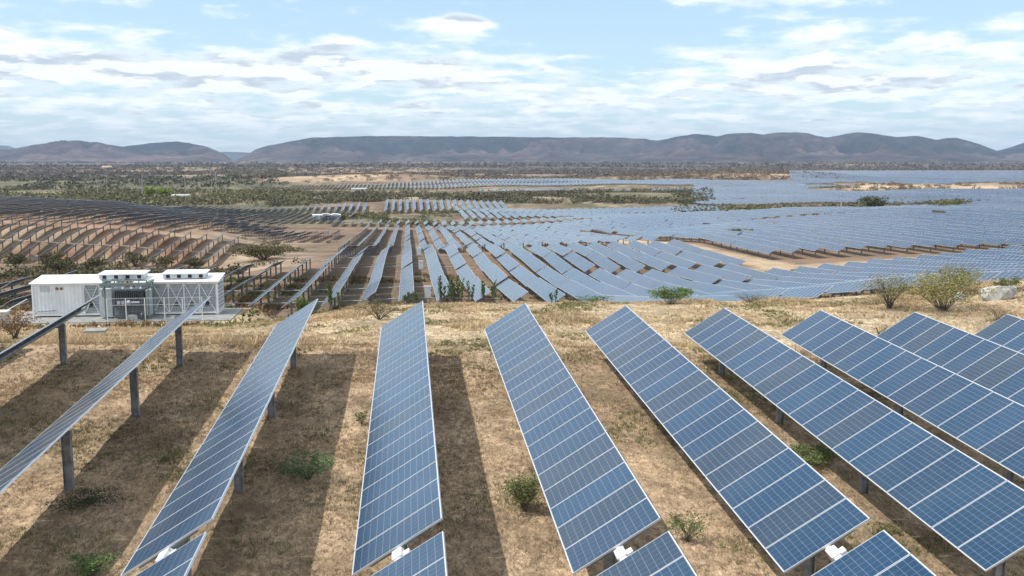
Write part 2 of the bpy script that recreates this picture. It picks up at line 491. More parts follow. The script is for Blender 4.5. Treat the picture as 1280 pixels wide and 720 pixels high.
def ground_tint(X, Y):
    s = X / np.maximum(Y, 20)
    n1 = fbm(X, Y, 7, 21, 4); n2 = fbm(X, Y, 40, 22, 4); n3 = fbm(X, Y, 300, 23, 5)
    def mixc(a, b, t):
        return a * (1 - t[..., None]) + b * t[..., None]
    c = mixc(C['near'], C['near2'], sstep(n1, .38, .66))
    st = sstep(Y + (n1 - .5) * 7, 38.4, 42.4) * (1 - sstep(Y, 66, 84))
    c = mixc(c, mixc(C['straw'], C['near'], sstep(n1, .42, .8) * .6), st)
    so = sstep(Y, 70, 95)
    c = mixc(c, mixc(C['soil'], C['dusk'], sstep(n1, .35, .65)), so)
    # greener stretches between the rows of the second field
    g2 = sstep(n1, .58, .72) * sstep(Y, 95, 110) * (1 - sstep(Y, 300, 420)) * .5
    c = mixc(c, C['olive'], g2)
    # sandy service road between the blocks
    def band(d, w):
        return 1 - sstep(np.abs(d), w * .6, w)
    rd = band(X - (58.5 + (205 - Y) * .09), 4.4) * sstep(Y, 150, 158) * (1 - sstep(Y, 215, 235))
    rd = np.maximum(rd, band(Y - (153 + (X - 60) * .06), 6.5) * sstep(X, 52, 60))
    rd = np.maximum(rd, band(Y - 222, 8) * sstep(s, -.06, .0) * (1 - sstep(s, .26, .30)))
    rd = np.maximum(rd, band(X - 60, 6) * sstep(Y, 215, 225) * (1 - sstep(Y, 300, 340)))
    rd = np.maximum(rd, band(Y - 266, 4.5) * (1 - sstep(s, -.18, -.15)))
    c = mixc(c, mixc(C['road'], C['sand'], sstep(n1, .4, .6)), rd * .9)
    # red earth on the left slope, bare sand by its foot
    lf = sstep(Y, 200, 225) * (1 - sstep(Y, 410, 450)) * (1 - sstep(s, -.2, -.12))
    c = mixc(c, mixc(C['red'], C['road'], sstep(n1, .45, .7)), lf * .85)
    bs = sstep(Y, 170, 190) * (1 - sstep(Y, 290, 340)) * (1 - sstep(np.abs(s + .15), .03, .07))
    c = mixc(c, mixc(C['road'], C['dusk'], sstep(n1, .45, .65)), bs * .9)
    vl = sstep(Y, 146, 166) * (1 - sstep(Y, 220, 232)) * (1 - sstep(s, -.22, -.18))
    c = mixc(c, mixc(C['olive'], C['dusk'], sstep(n1, .4, .6)), vl * .85)
    # beyond 420 m: earth, sand banks, scrub floor
    far = sstep(Y, 415, 470)
    c = mixc(c, mixc(C['dusk'], mixc(C['olive'], C['road'], sstep(n1, .5, .7)), sstep(n2, .40, .62)), far)
    lft = sstep(Y, 410, 520) * (1 - sstep(s, -.14, -.07))
    c = mixc(c, mixc(C['olive'], C['scrubg'], sstep(n2, .4, .6)), lft * .9)
    mid = sstep(Y, 615, 660) * (1 - sstep(Y, 850, 905)) * (1 - sstep(s, .30, .36))
    c = mixc(c, mixc(C['olive'], C['road'], sstep(n2, .5, .68)), mid * .9)
    # sandy mound behind the far block, and the right-hand banks
    md = sstep(Y, 1072, 1100) * (1 - sstep(Y, 1290, 1400)) * sstep(s, -.19, -.13) * (1 - sstep(s, .01, .05))
    c = mixc(c, mixc(C['sand'] * .92, C['dusk'] * 1.3, sstep(n2, .38, .62)), md)
    rb = sstep(s, .24, .30) * (1 - sstep(s, .44, .48)) * sstep(Y, 1072, 1110) * (1 - sstep(Y, 1300, 1380))
    c = mixc(c, mixc(C['road'], C['dusk'], sstep(n2, .38, .6)), rb)
    rr = sstep(s, .44, .50) * sstep(Y, 800, 830) * (1 - sstep(Y, 990, 1060))
    c = mixc(c, mixc(C['sand'], C['road'] * .8, sstep(n2, .5, .7)), rr)
    r4 = sstep(s, .30, .36) * sstep(Y, 405, 425) * (1 - sstep(Y, 560, 590))
    c = mixc(c, mixc(C['road'], C['olive'], sstep(n2, .45, .6)), r4)
    ff = sstep(Y, 1250, 1500) * (1 - sstep(s, .30, .40)) + sstep(Y, 1850, 2050) * sstep(s, .30, .40)
    ff = np.clip(ff, 0, 1)
    # far plain: grey leafless thorn forest with lighter clearings
    n4 = fbm(X, Y / 2.2, 520, 24, 5)
    pl = mixc(C['scrub'], C['scrubg'], sstep(n3, .45, .6))
    pl = mixc(pl, C['road'] * .72, sstep(n4, .55, .68))
    c = mixc(c, pl, ff)
    return c


def grid_faces(nr, nc):
    i = np.arange(nr - 1)[:, None] * nc + np.arange(nc - 1)[None, :]
    return np.stack([i, i + 1, i + nc + 1, i + nc], -1).reshape(-1, 4)


def build_ground():
    ys = np.concatenate([np.arange(-24, 14, 1.0), np.arange(14, 64, .22), np.arange(64, 104, .6),
                         np.exp(np.linspace(math.log(104), math.log(14500), 330))])
    a = np.concatenate([np.linspace(-1.5, -.62, 24)[:-1], np.linspace(-.62, .78, 430), np.linspace(.78, 1.5, 20)[1:]])
    Yg, A = np.meshgrid(ys, a, indexing='ij')
    Xg = A * (Yg + 32)
    Zg = surf(Xg, Yg)
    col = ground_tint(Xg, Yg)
    V = np.stack([Xg, Yg, Zg], -1).reshape(-1, 3)
    m = bpy.data.materials.new('ground_soil_and_dry_grass')
    m.use_nodes = True
    N = NT(m.node_tree)
    at = N.n('ShaderNodeAttribute', _attribute_name='tint')
    g = N.n('ShaderNodeNewGeometry')
    P = g.outputs['Position']
    cd_ = N.n('ShaderNodeVectorMath', _operation='LENGTH', i0=P).outputs['Value']     # metres from the scene origin
    nearm = N.ss(cd_, 70.0, 260.0, 1.0, 0.0)
    mp = N.n('ShaderNodeMapping', Vector=P, Scale=(1.0, .55, 1.0)).outputs[0]
    na = N.noise(mp, 1.1, 7.0, .62, .6)
    nb = N.noise(mp, 6.0, 6.0, .7, 1.2)
    nc_ = N.noise(P, 28.0, 3.0, .7)
    nf = N.noise(P, .075, 8.0, .68)
    nl = N.noise(P, .011, 6.0, .66)
    f1 = N.ss(na, .28, .74, .70, 1.30)
    f2 = N.ss(nb, .30, .70, .50, 1.50)
    f3 = N.ss(nc_, .28, .72, .68, 1.32)
    fn = N.m('MULTIPLY', N.m('MULTIPLY', f1, f2), f3)
    fd = N.m('MULTIPLY', N.ss(nf, .28, .74, .66, 1.36), N.ss(nl, .3, .7, .82, 1.18))
    fac = N.m('ADD', N.m('MULTIPLY', fn, nearm), N.m('MULTIPLY', fd, N.m('SUBTRACT', 1.0, nearm)))
    mu = N.n('ShaderNodeVectorMath', _operation='SCALE', i0=at.outputs['Color'])
    N.link(fac, mu.inputs['Scale'])
    # olive weeds in patches, near ground
    wd = N.m('MULTIPLY', N.ss(N.noise(P, .33, 6.0, .68), .50, .66), N.m('MULTIPLY', nearm, N.ss(nb, .38, .62, .0, .42)))
    c = N.mix(wd, mu.outputs[0], (.150, .140, .062))
    dk = N.m('MULTIPLY', N.ss(N.noise(P, .27, 6.0, .65), .48, .64), N.m('MULTIPLY', nearm, .50))
    c = N.mix(dk, c, (.150, .108, .070))
    b = N.n('ShaderNodeBsdfPrincipled', Roughness=.95)
    b.inputs['Specular IOR Level'].default_value = .15
    N.link(c, b.inputs['Base Color'])
    h = N.m('ADD', N.m('MULTIPLY', nb, .7), N.m('MULTIPLY', nc_, .3))
    bp = N.n('ShaderNodeBump', Height=h, Distance=.08)
    N.link(N.m('MULTIPLY', nearm, .9), bp.inputs['Strength'])
    N.link(bp.outputs[0], b.inputs['Normal'])
    N.n('ShaderNodeOutputMaterial', Surface=b.outputs[0])
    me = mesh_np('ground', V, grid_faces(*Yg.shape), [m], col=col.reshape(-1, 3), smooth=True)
    put('ground', me, kind='structure', label='dry grassy ground falling away to terraced solar fields')


build_ground()

# ------------------------------------------------------------------ mountains
def ridge(name, label, prof, D, depth, seed, base, c0, c1, amp=1.0, back=True):
    """prof: (azimuth tangent across the camera, height) pairs; a real hill mass with front and back slopes"""
    p = np.array(prof)
    ts = np.linspace(p[0, 0], p[-1, 0], max(60, int((p[-1, 0] - p[0, 0]) * 900)))
    hs = np.interp(ts, p[:, 0], p[:, 1])
    k = np.ones(3) / 3
    hs = np.convolve(np.pad(hs, 1, 'edge'), k, 'valid')
    hs = hs + (fbm(ts * 90, ts * 0, 1.0, seed + 70, 4) - .5) * 14 * amp * np.clip((hs + 40) / 60, 0, 1)
    q = np.linspace(-1.0, .8, 80)          # -1 foot, 0 crest, .8 back foot
    T, Q = np.meshgrid(ts, q, indexing='ij')
    H = np.repeat(hs[:, None], len(q), 1)
    Dd = D + Q * depth
    lx, ly = T * Dd, Dd
    X = lx * math.cos(YAW) + ly * math.sin(YAW)
    Y = -lx * math.sin(YAW) + ly * math.cos(YAW)
    aq = np.abs(Q)
    shape = np.where(Q < 0, (1 - aq) ** .85, np.clip(1 - (aq / .8) ** 1.4, 0, 1))
    gul = fbm(X + 300 * fbm(X, Y, 900, seed + 5, 2), Y * .35, 520, seed, 5) - .5
    gul2 = np.abs(fbm(X, Y * .5, 260, seed + 3, 4) - .5) * 2
    mid = np.clip(1 - np.abs(aq - .42) / .45, 0, 1)
    Z = base + (H - base) * np.clip(shape + mid * (gul * 1.3 - gul2 * .95) * amp, 0, 1.02)
    Z = np.where(aq < .03, base + (H - base), Z)
    Z -= 10 * (aq > .97)
    V = np.stack([X, Y, Z], -1).reshape(-1, 3)
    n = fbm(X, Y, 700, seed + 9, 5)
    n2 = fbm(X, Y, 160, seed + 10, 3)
    t = np.clip(sstep(n, .38, .62) * .5 + sstep(n2, .4, .6) * .25 + sstep(aq, .30, .75) * .5 - gul2 * .6 - .08, 0, 1)[..., None]  # plant cover tint; dark upper slopes paint in cloud shadow, dark gullies relief shade
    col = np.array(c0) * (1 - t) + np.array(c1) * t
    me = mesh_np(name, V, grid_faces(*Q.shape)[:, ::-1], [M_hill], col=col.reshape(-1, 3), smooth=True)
    put(name, me, kind='structure', label=label)


def mk_hill():
    m = bpy.data.materials.new('wooded_hillside')
    m.use_nodes = True
    N = NT(m.node_tree)
    at = N.n('ShaderNodeAttribute', _attribute_name='tint')
    g = N.n('ShaderNodeNewGeometry')
    n = N.noise(g.outputs['Position'], .012, 9.0, .7)
    n2 = N.noise(g.outputs['Position'], .0022, 6.0, .65)
    mu = N.n('ShaderNodeVectorMath', _operation='SCALE', i0=at.outputs['Color'])
    N.link(N.m('MULTIPLY', N.ss(n, .3, .7, .5, 1.5), N.ss(n2, .35, .65, .6, 1.4)), mu.inputs['Scale'])
    b = N.n('ShaderNodeBsdfPrincipled', Roughness=1.0)
    b.inputs['Specular IOR Level'].default_value = .05
    N.link(mu.outputs[0], b.inputs['Base Color'])
    bp = N.n('ShaderNodeBump', Height=n, Distance=110.0, Strength=1.0)
    N.link(bp.outputs[0], b.inputs['Normal'])
    N.n('ShaderNodeOutputMaterial', Surface=b.outputs[0])
    return m


M_hill = mk_hill()


def prof(pts, D):
    return [((u - 640) / 1213.0, (197 - v) / 1213.0 * D) for u, v in pts]


HC0, HC1 = (.018, .028, .034), (.190, .132, .118)  # dark tone carries painted cloud shadow, pinkish tone the sunlit lower slopes
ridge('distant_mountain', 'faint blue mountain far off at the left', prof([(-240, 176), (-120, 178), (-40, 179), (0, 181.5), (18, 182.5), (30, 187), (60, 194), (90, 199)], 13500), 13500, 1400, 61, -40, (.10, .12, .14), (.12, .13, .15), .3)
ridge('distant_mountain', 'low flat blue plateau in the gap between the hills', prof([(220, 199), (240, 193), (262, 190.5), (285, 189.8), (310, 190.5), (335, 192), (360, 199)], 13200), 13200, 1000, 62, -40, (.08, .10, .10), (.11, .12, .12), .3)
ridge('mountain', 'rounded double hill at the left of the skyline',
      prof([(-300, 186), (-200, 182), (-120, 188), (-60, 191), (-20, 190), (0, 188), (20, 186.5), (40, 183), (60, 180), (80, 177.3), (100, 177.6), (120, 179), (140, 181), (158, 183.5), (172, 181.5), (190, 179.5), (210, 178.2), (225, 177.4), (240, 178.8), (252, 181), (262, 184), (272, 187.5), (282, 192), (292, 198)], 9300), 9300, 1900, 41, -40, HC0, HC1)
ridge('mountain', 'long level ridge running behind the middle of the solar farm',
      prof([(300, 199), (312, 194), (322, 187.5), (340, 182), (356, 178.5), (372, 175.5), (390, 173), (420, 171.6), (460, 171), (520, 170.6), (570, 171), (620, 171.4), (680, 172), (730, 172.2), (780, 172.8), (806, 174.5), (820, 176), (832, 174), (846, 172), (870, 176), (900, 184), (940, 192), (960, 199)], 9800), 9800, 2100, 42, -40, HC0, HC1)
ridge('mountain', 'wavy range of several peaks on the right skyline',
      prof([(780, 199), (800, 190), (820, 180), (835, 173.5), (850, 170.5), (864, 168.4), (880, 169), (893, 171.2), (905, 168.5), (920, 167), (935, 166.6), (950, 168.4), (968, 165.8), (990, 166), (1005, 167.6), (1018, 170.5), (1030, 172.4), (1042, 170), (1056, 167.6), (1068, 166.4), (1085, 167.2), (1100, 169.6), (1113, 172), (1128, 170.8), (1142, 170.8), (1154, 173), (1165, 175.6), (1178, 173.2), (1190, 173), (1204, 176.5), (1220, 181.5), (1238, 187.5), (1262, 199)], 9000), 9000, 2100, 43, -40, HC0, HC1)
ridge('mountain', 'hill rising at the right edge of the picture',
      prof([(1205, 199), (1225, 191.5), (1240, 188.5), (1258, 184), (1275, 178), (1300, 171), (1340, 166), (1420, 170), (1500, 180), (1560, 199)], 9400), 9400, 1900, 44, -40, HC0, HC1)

# air: one even haze box round everything, the sky outside it
hb = MB().box((-16500, -3000, -70), (16500, 15800, 420)).mesh('haze', [])
hm = bpy.data.materials.new('haze_air')
hm.use_nodes = True
H = NT(hm.node_tree)
pv = H.n('ShaderNodeVolumePrincipled', Color=(.60, .76, 1.0, 1), Density=4.8e-5)
pv.inputs['Anisotropy'].default_value = .0
H.n('ShaderNodeOutputMaterial', Volume=pv.outputs[0])
hb.materials.append(hm)
put('haze', hb, kind='stuff', label='thin pale blue haze in the air over the plain')

# ------------------------------------------------------------------ solar tables
TILT = .5588
P0 = Vector((3.820, 38.246, -6.315))     # middle of the far end of near row 4, on the module plane
STEP = Vector((4.1007, -.03147, -.15344))
SLOPE = .04356
MOD = 1.008


def rot_table(slope, tilt=TILT):
    return Matrix.Rotation(slope, 3, 'X') @ Matrix.Rotation(-tilt, 3, 'Y')


def module_mesh(k):
    """one framed module: raised aluminium rim, glass a touch lower, pale back"""
    V, F, MI, UV = [], [], [], []
    hw, hl, t, r = .98, .495, .02, .013
    def q(p, m, uv=None):
        o = len(V)
        V.extend(p)
        F.append((o, o + 1, o + 2, o + 3))
        MI.append(m)
        UV.extend(uv or [(0, 0)] * 4)
    def U(x, y):
        return (x + .98, y + .504 + MOD * k)
    # glass
    p = [(-hw + r, -hl + r, t - .003), (hw - r, -hl + r, t - .003), (hw - r, hl - r, t - .003), (-hw + r, hl - r, t - .003)]
    q(p, 0, [U(x, y) for x, y, _ in p])
    o = [(-hw, -hl), (hw, -hl), (hw, hl), (-hw, hl)]
    i = [(-hw + r, -hl + r), (hw - r, -hl + r), (hw - r, hl - r), (-hw + r, hl - r)]
    for a in range(4):
        b = (a + 1) % 4
        q([(*o[a], t), (*o[b], t), (*i[b], t), (*i[a], t)], 1)
        q([(*i[a], t), (*i[b], t), (*i[b], t - .003), (*i[a], t - .003)], 1)
        q([(*o[a], -t), (*o[b], -t), (*o[b], t), (*o[a], t)], 1)
    q([(*o[3], -t + .004), (*o[2], -t + .004), (*o[1], -t + .004), (*o[0], -t + .004)], 2)
    return mesh_np('module', V, np.array(F), [M['glass'], M['alu'], M['back']], mi=MI, uv=UV)


MODS = [module_mesh(k) for k in range(24)]


def tube_mesh(L, rails):
    b = MB()
    b.tube([(0, -L / 2 - .22, 0), (0, L / 2 + .22, 0)], .068, 8)
    n = int(round(L / MOD))
    if rails:
        for i in range(n + 1):
            y = max(-L / 2 + .06, min(L / 2 - .06, -L / 2 + i * MOD))
            b.box((-.62, y - .03, .060), (.62, y + .03, .098))
    return b.mesh('torque_tube', M['steel'])


def post_mesh(top, down):
    """H section pile with a bearing head"""
    b = MB()
    b.box((-.10, -.008, -down), (.10, .008, top - .10))
    b.box((-.108, -.075, -down), (-.098, .075, top - .10))
    b.box((.098, -.075, -down), (.108, .075, top - .10))
    b.box((-.12, -.05, top - .16), (.12, .05, top - .075), 1)
    b.box((-.05, -.04, top - .075), (.05, .04, top - .04), 1)
    return b.mesh('post', [M['post'], M['steel']])


NPOST = post_mesh(0.0, 2.5)
NTUBE = tube_mesh(21 * MOD, True)
hs_ = MB()
hs_.box((-.10, -.16, -.13), (.10, .16, .12)).box((-.07, -.27, -.08), (.07, -.16, .08)).box((.10, -.09, -.10), (.22, .08, .05)).tube([(0, .16, 0), (0, .30, 0)], .085, 8)
HOUS = hs_.mesh('drive_housing', M['motor'])
HOUS_OBJ_N = 0

near_word = ['leftmost, seen edge-on', 'second from the left, seen almost edge-on', 'third from the left', 'fourth from the left, nearly upright',
             'fifth from the left', 'sixth from the left', 'seventh from the left', 'eighth from the left', 'ninth from the left', 'tenth from the left', 'last one, cut by the right edge']


def near_table(k, second):
    axis_far = P0 + STEP * (k - 4)
    d = Vector((0, math.cos(SLOPE), math.sin(SLOPE)))
    tl = TILT + rnd.uniform(-.006, .006)
    R = rot_table(SLOPE, tl)
    n = R @ Vector((0, 0, 1))
    L = 21 * MOD
    far = axis_far - d * ((L + .54) if second else 0.0)
    mid = far - d * (L / 2)
    gz = float(ground(mid.x, mid.y))
    base = Vector((mid.x, mid.y, gz))
    if second:
        lab = 'nearest solar table, at the bottom edge, in line with the %s row' % ordinal(k + 1)
    else:
        lab = 'big tilted solar table of the near field, ' + near_word[k]
    t = thing('solar_table', lab, 'solar panels', base, 0, 'solar tables of the near field')
    e = R.to_euler()
    order = list(range(24))
    rnd.shuffle(order)
    for i in range(21):
        c = mid + d * (L / 2 - MOD * (i + .5)) - base
        put('solar_module', MODS[order[i]], t, c + n * rnd.uniform(-.002, .002), e)
    put('torque_tube', NTUBE, t, mid - base - n * .125, e)
    for s in (2.2, 8.2, 14.2, 20.2):
        p = far - d * s - n * .125 - base
        put('post', NPOST, t, p)
    if second:
        p = far + d * .27 - n * .10 - base
        put('drive_housing', HOUS, t, p, R.to_euler())
    return t


for k in range(0, 11):
    near_table(k, False)
    if k in (2, 3, 4, 5):
        near_table(k, True)
near_word.append('beyond the left picture edge')
near_table(-1, False)      # near_word[-1]


def blocked(x, y, z, nst=70):
    t = np.linspace(.04, .985, nst)
    return bool(np.any(ground(x * t, y * t) > z * t + .02))


CF = Vector((math.sin(YAW) * math.cos(PITCH), math.cos(YAW) * math.cos(PITCH), -math.sin(PITCH)))
CR = Vector((math.cos(YAW), -math.sin(YAW), 0))
CU = CR.cross(CF)

TB = []      # field tables: (row index, X, Y near end, modules)


def lane(xa, xb, y0, n, gap=.55, mods=21, ylim=None, ok=None):
    """rows 4.1 m apart between xa and xb; n tables end to end from y0"""
    r0, r1 = math.ceil((xa + .28) / 4.1), math.floor((xb + .28) / 4.1)
    for r in range(r0, r1 + 1):
        x = -.28 + 4.1 * r
        y = y0(x) if callable(y0) else y0
        y += rnd.uniform(-.12, .12)
        lim = ylim(x) if callable(ylim) else (ylim or 1e9)
        for j in range(n):
            m = mods
            if y + m * MOD > lim:
                m = int((lim - y) / MOD)
            if m < 6:
                break
            if ok is None or ok(x, y + m * MOD / 2):
                TB.append((r, x, y, m))
            y += m * MOD + gap


lane(-62, 19, 103.2, 2, ylim=lambda x: 130 + (x + 51) * 1.06 if x < -34 else 1e9)
lane(19, 53, 81.6, 3)
lane(53, 152, lambda x: 82.5 + max(0, x - 60) * .06, 3, ylim=lambda x: 130 + (x + 51) * 1.06 if x < -34 else (139 + (x - 57) * .14 if x > 53 else 1e9))
lane(-33, -14, 146.9, 1, ylim=lambda x: 148 + (x + 33) * 1.2)
lane(-14, 54, lambda x: 147.0 if x < 26 else 149.9, 2)
lane(-14, 8, 190.9, 2)
lane(9, 57, 203.5, 1, mods=11)
lane(-18, 56, 234.4, 4)
lane(-18, 74, 320.5, 4)
lane(65, 240, lambda x: 168 - (x - 66) * .12, 6, ylim=297, ok=lambda x, y: x / y < .74 and not (abs(y - 258) < 9 and .36 < x / y < .40))
lane(65, 250, lambda x: 305 - (x - 66) * .03, 3, ylim=364, ok=lambda x, y: x / y < .74)
lane(62, 122, 364, 2, ok=lambda x, y: x / y < .33)
lane(-34, 165, 429, 1, ok=lambda x, y: x / y < .31)
lane(26, 170, 470, 2, ok=lambda x, y: x / y < .33)
lane(26, 182, 516, 2, ok=lambda x, y: x / y < .33)
lane(-13.2, 58, 560, 2)
lane(-78, -22, 318, 2, ok=lambda x, y: -.235 < x / y)
lane(-106, -46, 366, 1)
lane(-86, -26, 295, 1, ok=lambda x, y: -.30 < x / y < -.085)
lane(-112, -50, 409, 1)
lane(-116, -30, 452, 2)
lane(-135, -26, 498, 2)
lane(-128, -24, 545, 2)
lane(-130, -45, 224.5, 2)
lane(-200, -61, 277, 2, ok=lambda x, y: not (x / y > -.225 and y > 285))
lane(-220, -76, 323.5, 2, ok=lambda x, y: x / y < -.19)
lane(-240, -84, 369, 2, ok=lambda x, y: x / y < -.20)
lane(-250, -110, 415, 2, ok=lambda x, y: x / y < -.22)
lane(-155, 345, 974, 2, ok=lambda x, y: True)
lane(-120, 330, 1024, 2, ok=lambda x, y: x / y > -.02 or y < 1046)
lane(62, 290, 862, 1)
y = 592.0
while y < 1860:
    far_band = y > 1060
    def okf(x, yy):
        s = x / yy
        if s > .74 or s < (.405 if yy > 1060 else .30):
            return False
        if s > .445 + .03 * math.sin(yy * .05) and 802 < yy < 1000 + 40 * math.sin(s * 30):
            return False
        return True
    lane(170, 1400, y, 2, ok=okf)
    y += 49 if int(y / 49) % 2 else 53
near_lab = {}

# which of them show largest
rank = []
for i, (r, x, yy, m) in enumerate(TB):
    ym = yy + m * MOD / 2
    z = float(ground(x, ym)) + 1.7
    P = Vector((x, ym, z))
    dep = P.dot(CF)
    u = 640 + 1213 * P.dot(CR) / dep
    v = 360 - 1213 * P.dot(CU) / dep
    if dep < 300 and -10 < u < 1290 and 0 < v < 720 and not blocked(x, ym, z + .6):
        rank.append((dep, i))
rank.sort()
SOLO = set(i for _, i in rank[:300 - 15])
order_in_row = {}
for i in sorted(range(len(TB)), key=lambda i: (TB[i][0], TB[i][2])):
    r = TB[i][0]
    order_in_row[r] = order_in_row.get(r, 0) + 1
    near_lab[i] = order_in_row[r]


def bank_mesh(m, k):
    L = m * MOD
    V, F, MI, UV = [], [], [], []
    hw, t = .98, .02
    o0 = k * 31 * MOD
    vs = [(-hw, -L / 2, t), (hw, -L / 2, t), (hw, L / 2, t), (-hw, L / 2, t), (-hw, -L / 2, -t), (hw, -L / 2, -t), (hw, L / 2, -t), (-hw, L / 2, -t)]
    F = [(0, 1, 2, 3), (4, 7, 6, 5), (0, 4, 5, 1), (1, 5, 6, 2), (2, 6, 7, 3), (3, 7, 4, 0)]
    uv = [(0, o0), (1.96, o0), (1.96, o0 + L), (0, o0 + L)] + [(0, 0)] * 20
    return mesh_np('panel_bank', vs, np.array(F), [M['glass'], M['alu'], M['back']], mi=[0, 2, 1, 1, 1, 1], uv=uv)


BANKS, TUBES = {}, {}
FPOST = post_mesh(0.0, 2.6)
bulk = dict(V=[], F=[], M=[], UV=[])


def table_axis(x, yy, m):
    L = m * MOD
    ya, yb = yy, yy + L
    ga, gb, gm = (float(ground(x, q)) for q in (ya, yb, (ya + yb) / 2))
    za, zb = ga + 1.68 + rnd.uniform(-.16, .24), gb + 1.68 + rnd.uniform(-.16, .24)
    sag = gm + 1.35 - (za + zb) / 2
    if sag > 0:
        za += sag
        zb += sag
    return Vector((x, ya, za)), Vector((x, yb, zb))


nb_ = 0
for i, (r, x, yy, m) in enumerate(TB):
    A, B = table_axis(x, yy, m)
    mid = (A + B) / 2
    L = m * MOD
    slope = math.atan2(B.z - A.z, B.y - A.y)
    tl = TILT + rnd.uniform(-.012, .012)
    R = rot_table(slope, tl)
    n = R @ Vector((0, 0, 1))
    if i in SOLO:
        side = 'in the row running straight away' if r == 0 else \
            '%s row %s of the straight-away row' % (ordinal(abs(r)), 'right' if r > 0 else 'left')
        lab = 'solar table, %s, %s table past the grass strip' % (side, ordinal(near_lab[i]))
        base = Vector((mid.x, mid.y, float(ground(mid.x, mid.y))))
        t = thing('solar_table', lab, 'solar panels', base, 0, 'solar tables of the terraced field')
        key = (m, nb_ % 6)
        if key not in BANKS:
            BANKS[key] = bank_mesh(m, nb_ % 6)
        put('panel_bank', BANKS[key], t, mid - base, R.to_euler())
        if m not in TUBES:
            TUBES[m] = tube_mesh(m * MOD, False)
        put('torque_tube', TUBES[m], t, mid - base - n * .11, R.to_euler())
        s = 1.6
        while s < L:
            p = A + (B - A) * (s / L) - n * .11 - base
            put('post', FPOST, t, p)
            s += 6.0
        nb_ += 1
    else:
        hw, th = .98, .02
        o = len(bulk['V'])
        for (px, py, pz) in [(-hw, -L / 2, th), (hw, -L / 2, th), (hw, L / 2, th), (-hw, L / 2, th), (-hw, -L / 2, -th), (hw, -L / 2, -th), (hw, L / 2, -th), (-hw, L / 2, -th)]:
            bulk['V'].append(tuple(mid + R @ Vector((px, py, pz))))
        for f in [(0, 1, 2, 3), (4, 7, 6, 5), (0, 4, 5, 1), (1, 5, 6, 2), (2, 6, 7, 3), (3, 7, 4, 0)]:
            bulk['F'].append([q + o for q in f])
        bulk['M'] += [0, 2, 1, 1, 1, 1]
        o0 = rnd.randint(0, 400) * MOD
        uu = 4.0 * rnd.randint(0, 60)
        bulk['UV'] += [(uu, o0), (uu + 1.96, o0), (uu + 1.96, o0 + L), (uu, o0 + L)] + [(0, 0)] * 20
        if yy < 620:
            s = 1.6
            while s < L:
                p = A + (B - A) * (s / L) - n * .11
                g0 = float(ground(p.x, p.y)) - .4
                o = len(bulk['V'])
                w = .075
                bulk['V'] += [(p.x - w, p.y - w, g0), (p.x + w, p.y - w, g0), (p.x + w, p.y + w, g0), (p.x - w, p.y + w, g0),
                              (p.x - w, p.y - w, p.z), (p.x + w, p.y - w, p.z), (p.x + w, p.y + w, p.z), (p.x - w, p.y + w, p.z)]
                for f in [(0, 1, 5, 4), (1, 2, 6, 5), (2, 3, 7, 6), (3, 0, 4, 7)]:
                    bulk['F'].append([q + o for q in f])
                bulk['M'] += [3] * 4
                bulk['UV'] += [(0, 0)] * 16
                s += 6.0
print('TABLES', len(TB), 'solo', len(SOLO), 'farthest solo', max([rank[i][0] for i in range(min(285, len(rank)))]))
me = mesh_np('solar_tables', bulk['V'], np.array(bulk['F']), [M['glass'], M['alu'], M['back'], M['post']], mi=bulk['M'], uv=bulk['UV'])
put('solar_tables', me, kind='stuff', label='thousands of distant solar tables covering the plain in long rows')

# slim drive shafts that link the rows of a block
def shaft(xa, xb, y, label):
    b = MB()
    xs = np.arange(xa, xb + .1, 2.05)
    pts = [(x, y, float(ground(x, y)) + .55) for x in xs]
    b.tube(pts, .075, 6)
    for p in pts[::2]:
        b.box((p[0] - .05, p[1] - .05, p[2] - .9), (p[0] + .05, p[1] + .05, p[2]))
    base = Vector((xa, y, float(ground(xa, y))))
    me = b.mesh('drive_shaft', M['pole'])
    me.transform(Matrix.Translation(-base))
    thing('drive_shaft', label, 'drive shaft', base, 0, 'drive shafts linking the rows', me)


shaft(-22, 12, 114, 'pale drive shaft crossing the second field nearest the grass strip')
shaft(-26, 16, 127, 'pale drive shaft crossing the second field, next after the nearest one')
shaft(-18, 12, 157, 'pale drive shaft crossing the second field behind the dark bush on the left')
shaft(-16, 10, 178, 'pale drive shaft crossing the second field, last before the rows narrow')
shaft(-100, -52, 243, 'grey drive shaft crossing the rows on the left hillside')

# ------------------------------------------------------------------ inverter station
def corrug(b, x0, x1, y, z0, z1, m=0, axis='x', pitch=.28, dep=.045, sgn=-1):
    """trapezoid corrugation between x0 and x1 on plane y, bulging sgn*dep"""
    n = max(1, int(round((x1 - x0) / pitch)))
    p = (x1 - x0) / n
    pr = []
    for i in range(n):
        xx = x0 + i * p
        pr += [(xx, 0), (xx + p * .25, 0), (xx + p * .38, dep), (xx + p * .75, dep), (xx + p * .88, 0)]
    pr.append((x1, 0))
    vs, fs = [], []
    for (xx, dd) in pr:
        for zz in (z0, z1):
            vs.append((xx, y + sgn * dd, zz) if axis == 'x' else (y + sgn * dd, xx, zz))
    for i in range(len(pr) - 1):
        fs.append((2 * i, 2 * i + 2, 2 * i + 3, 2 * i + 1))
    b.add(vs, fs, m)


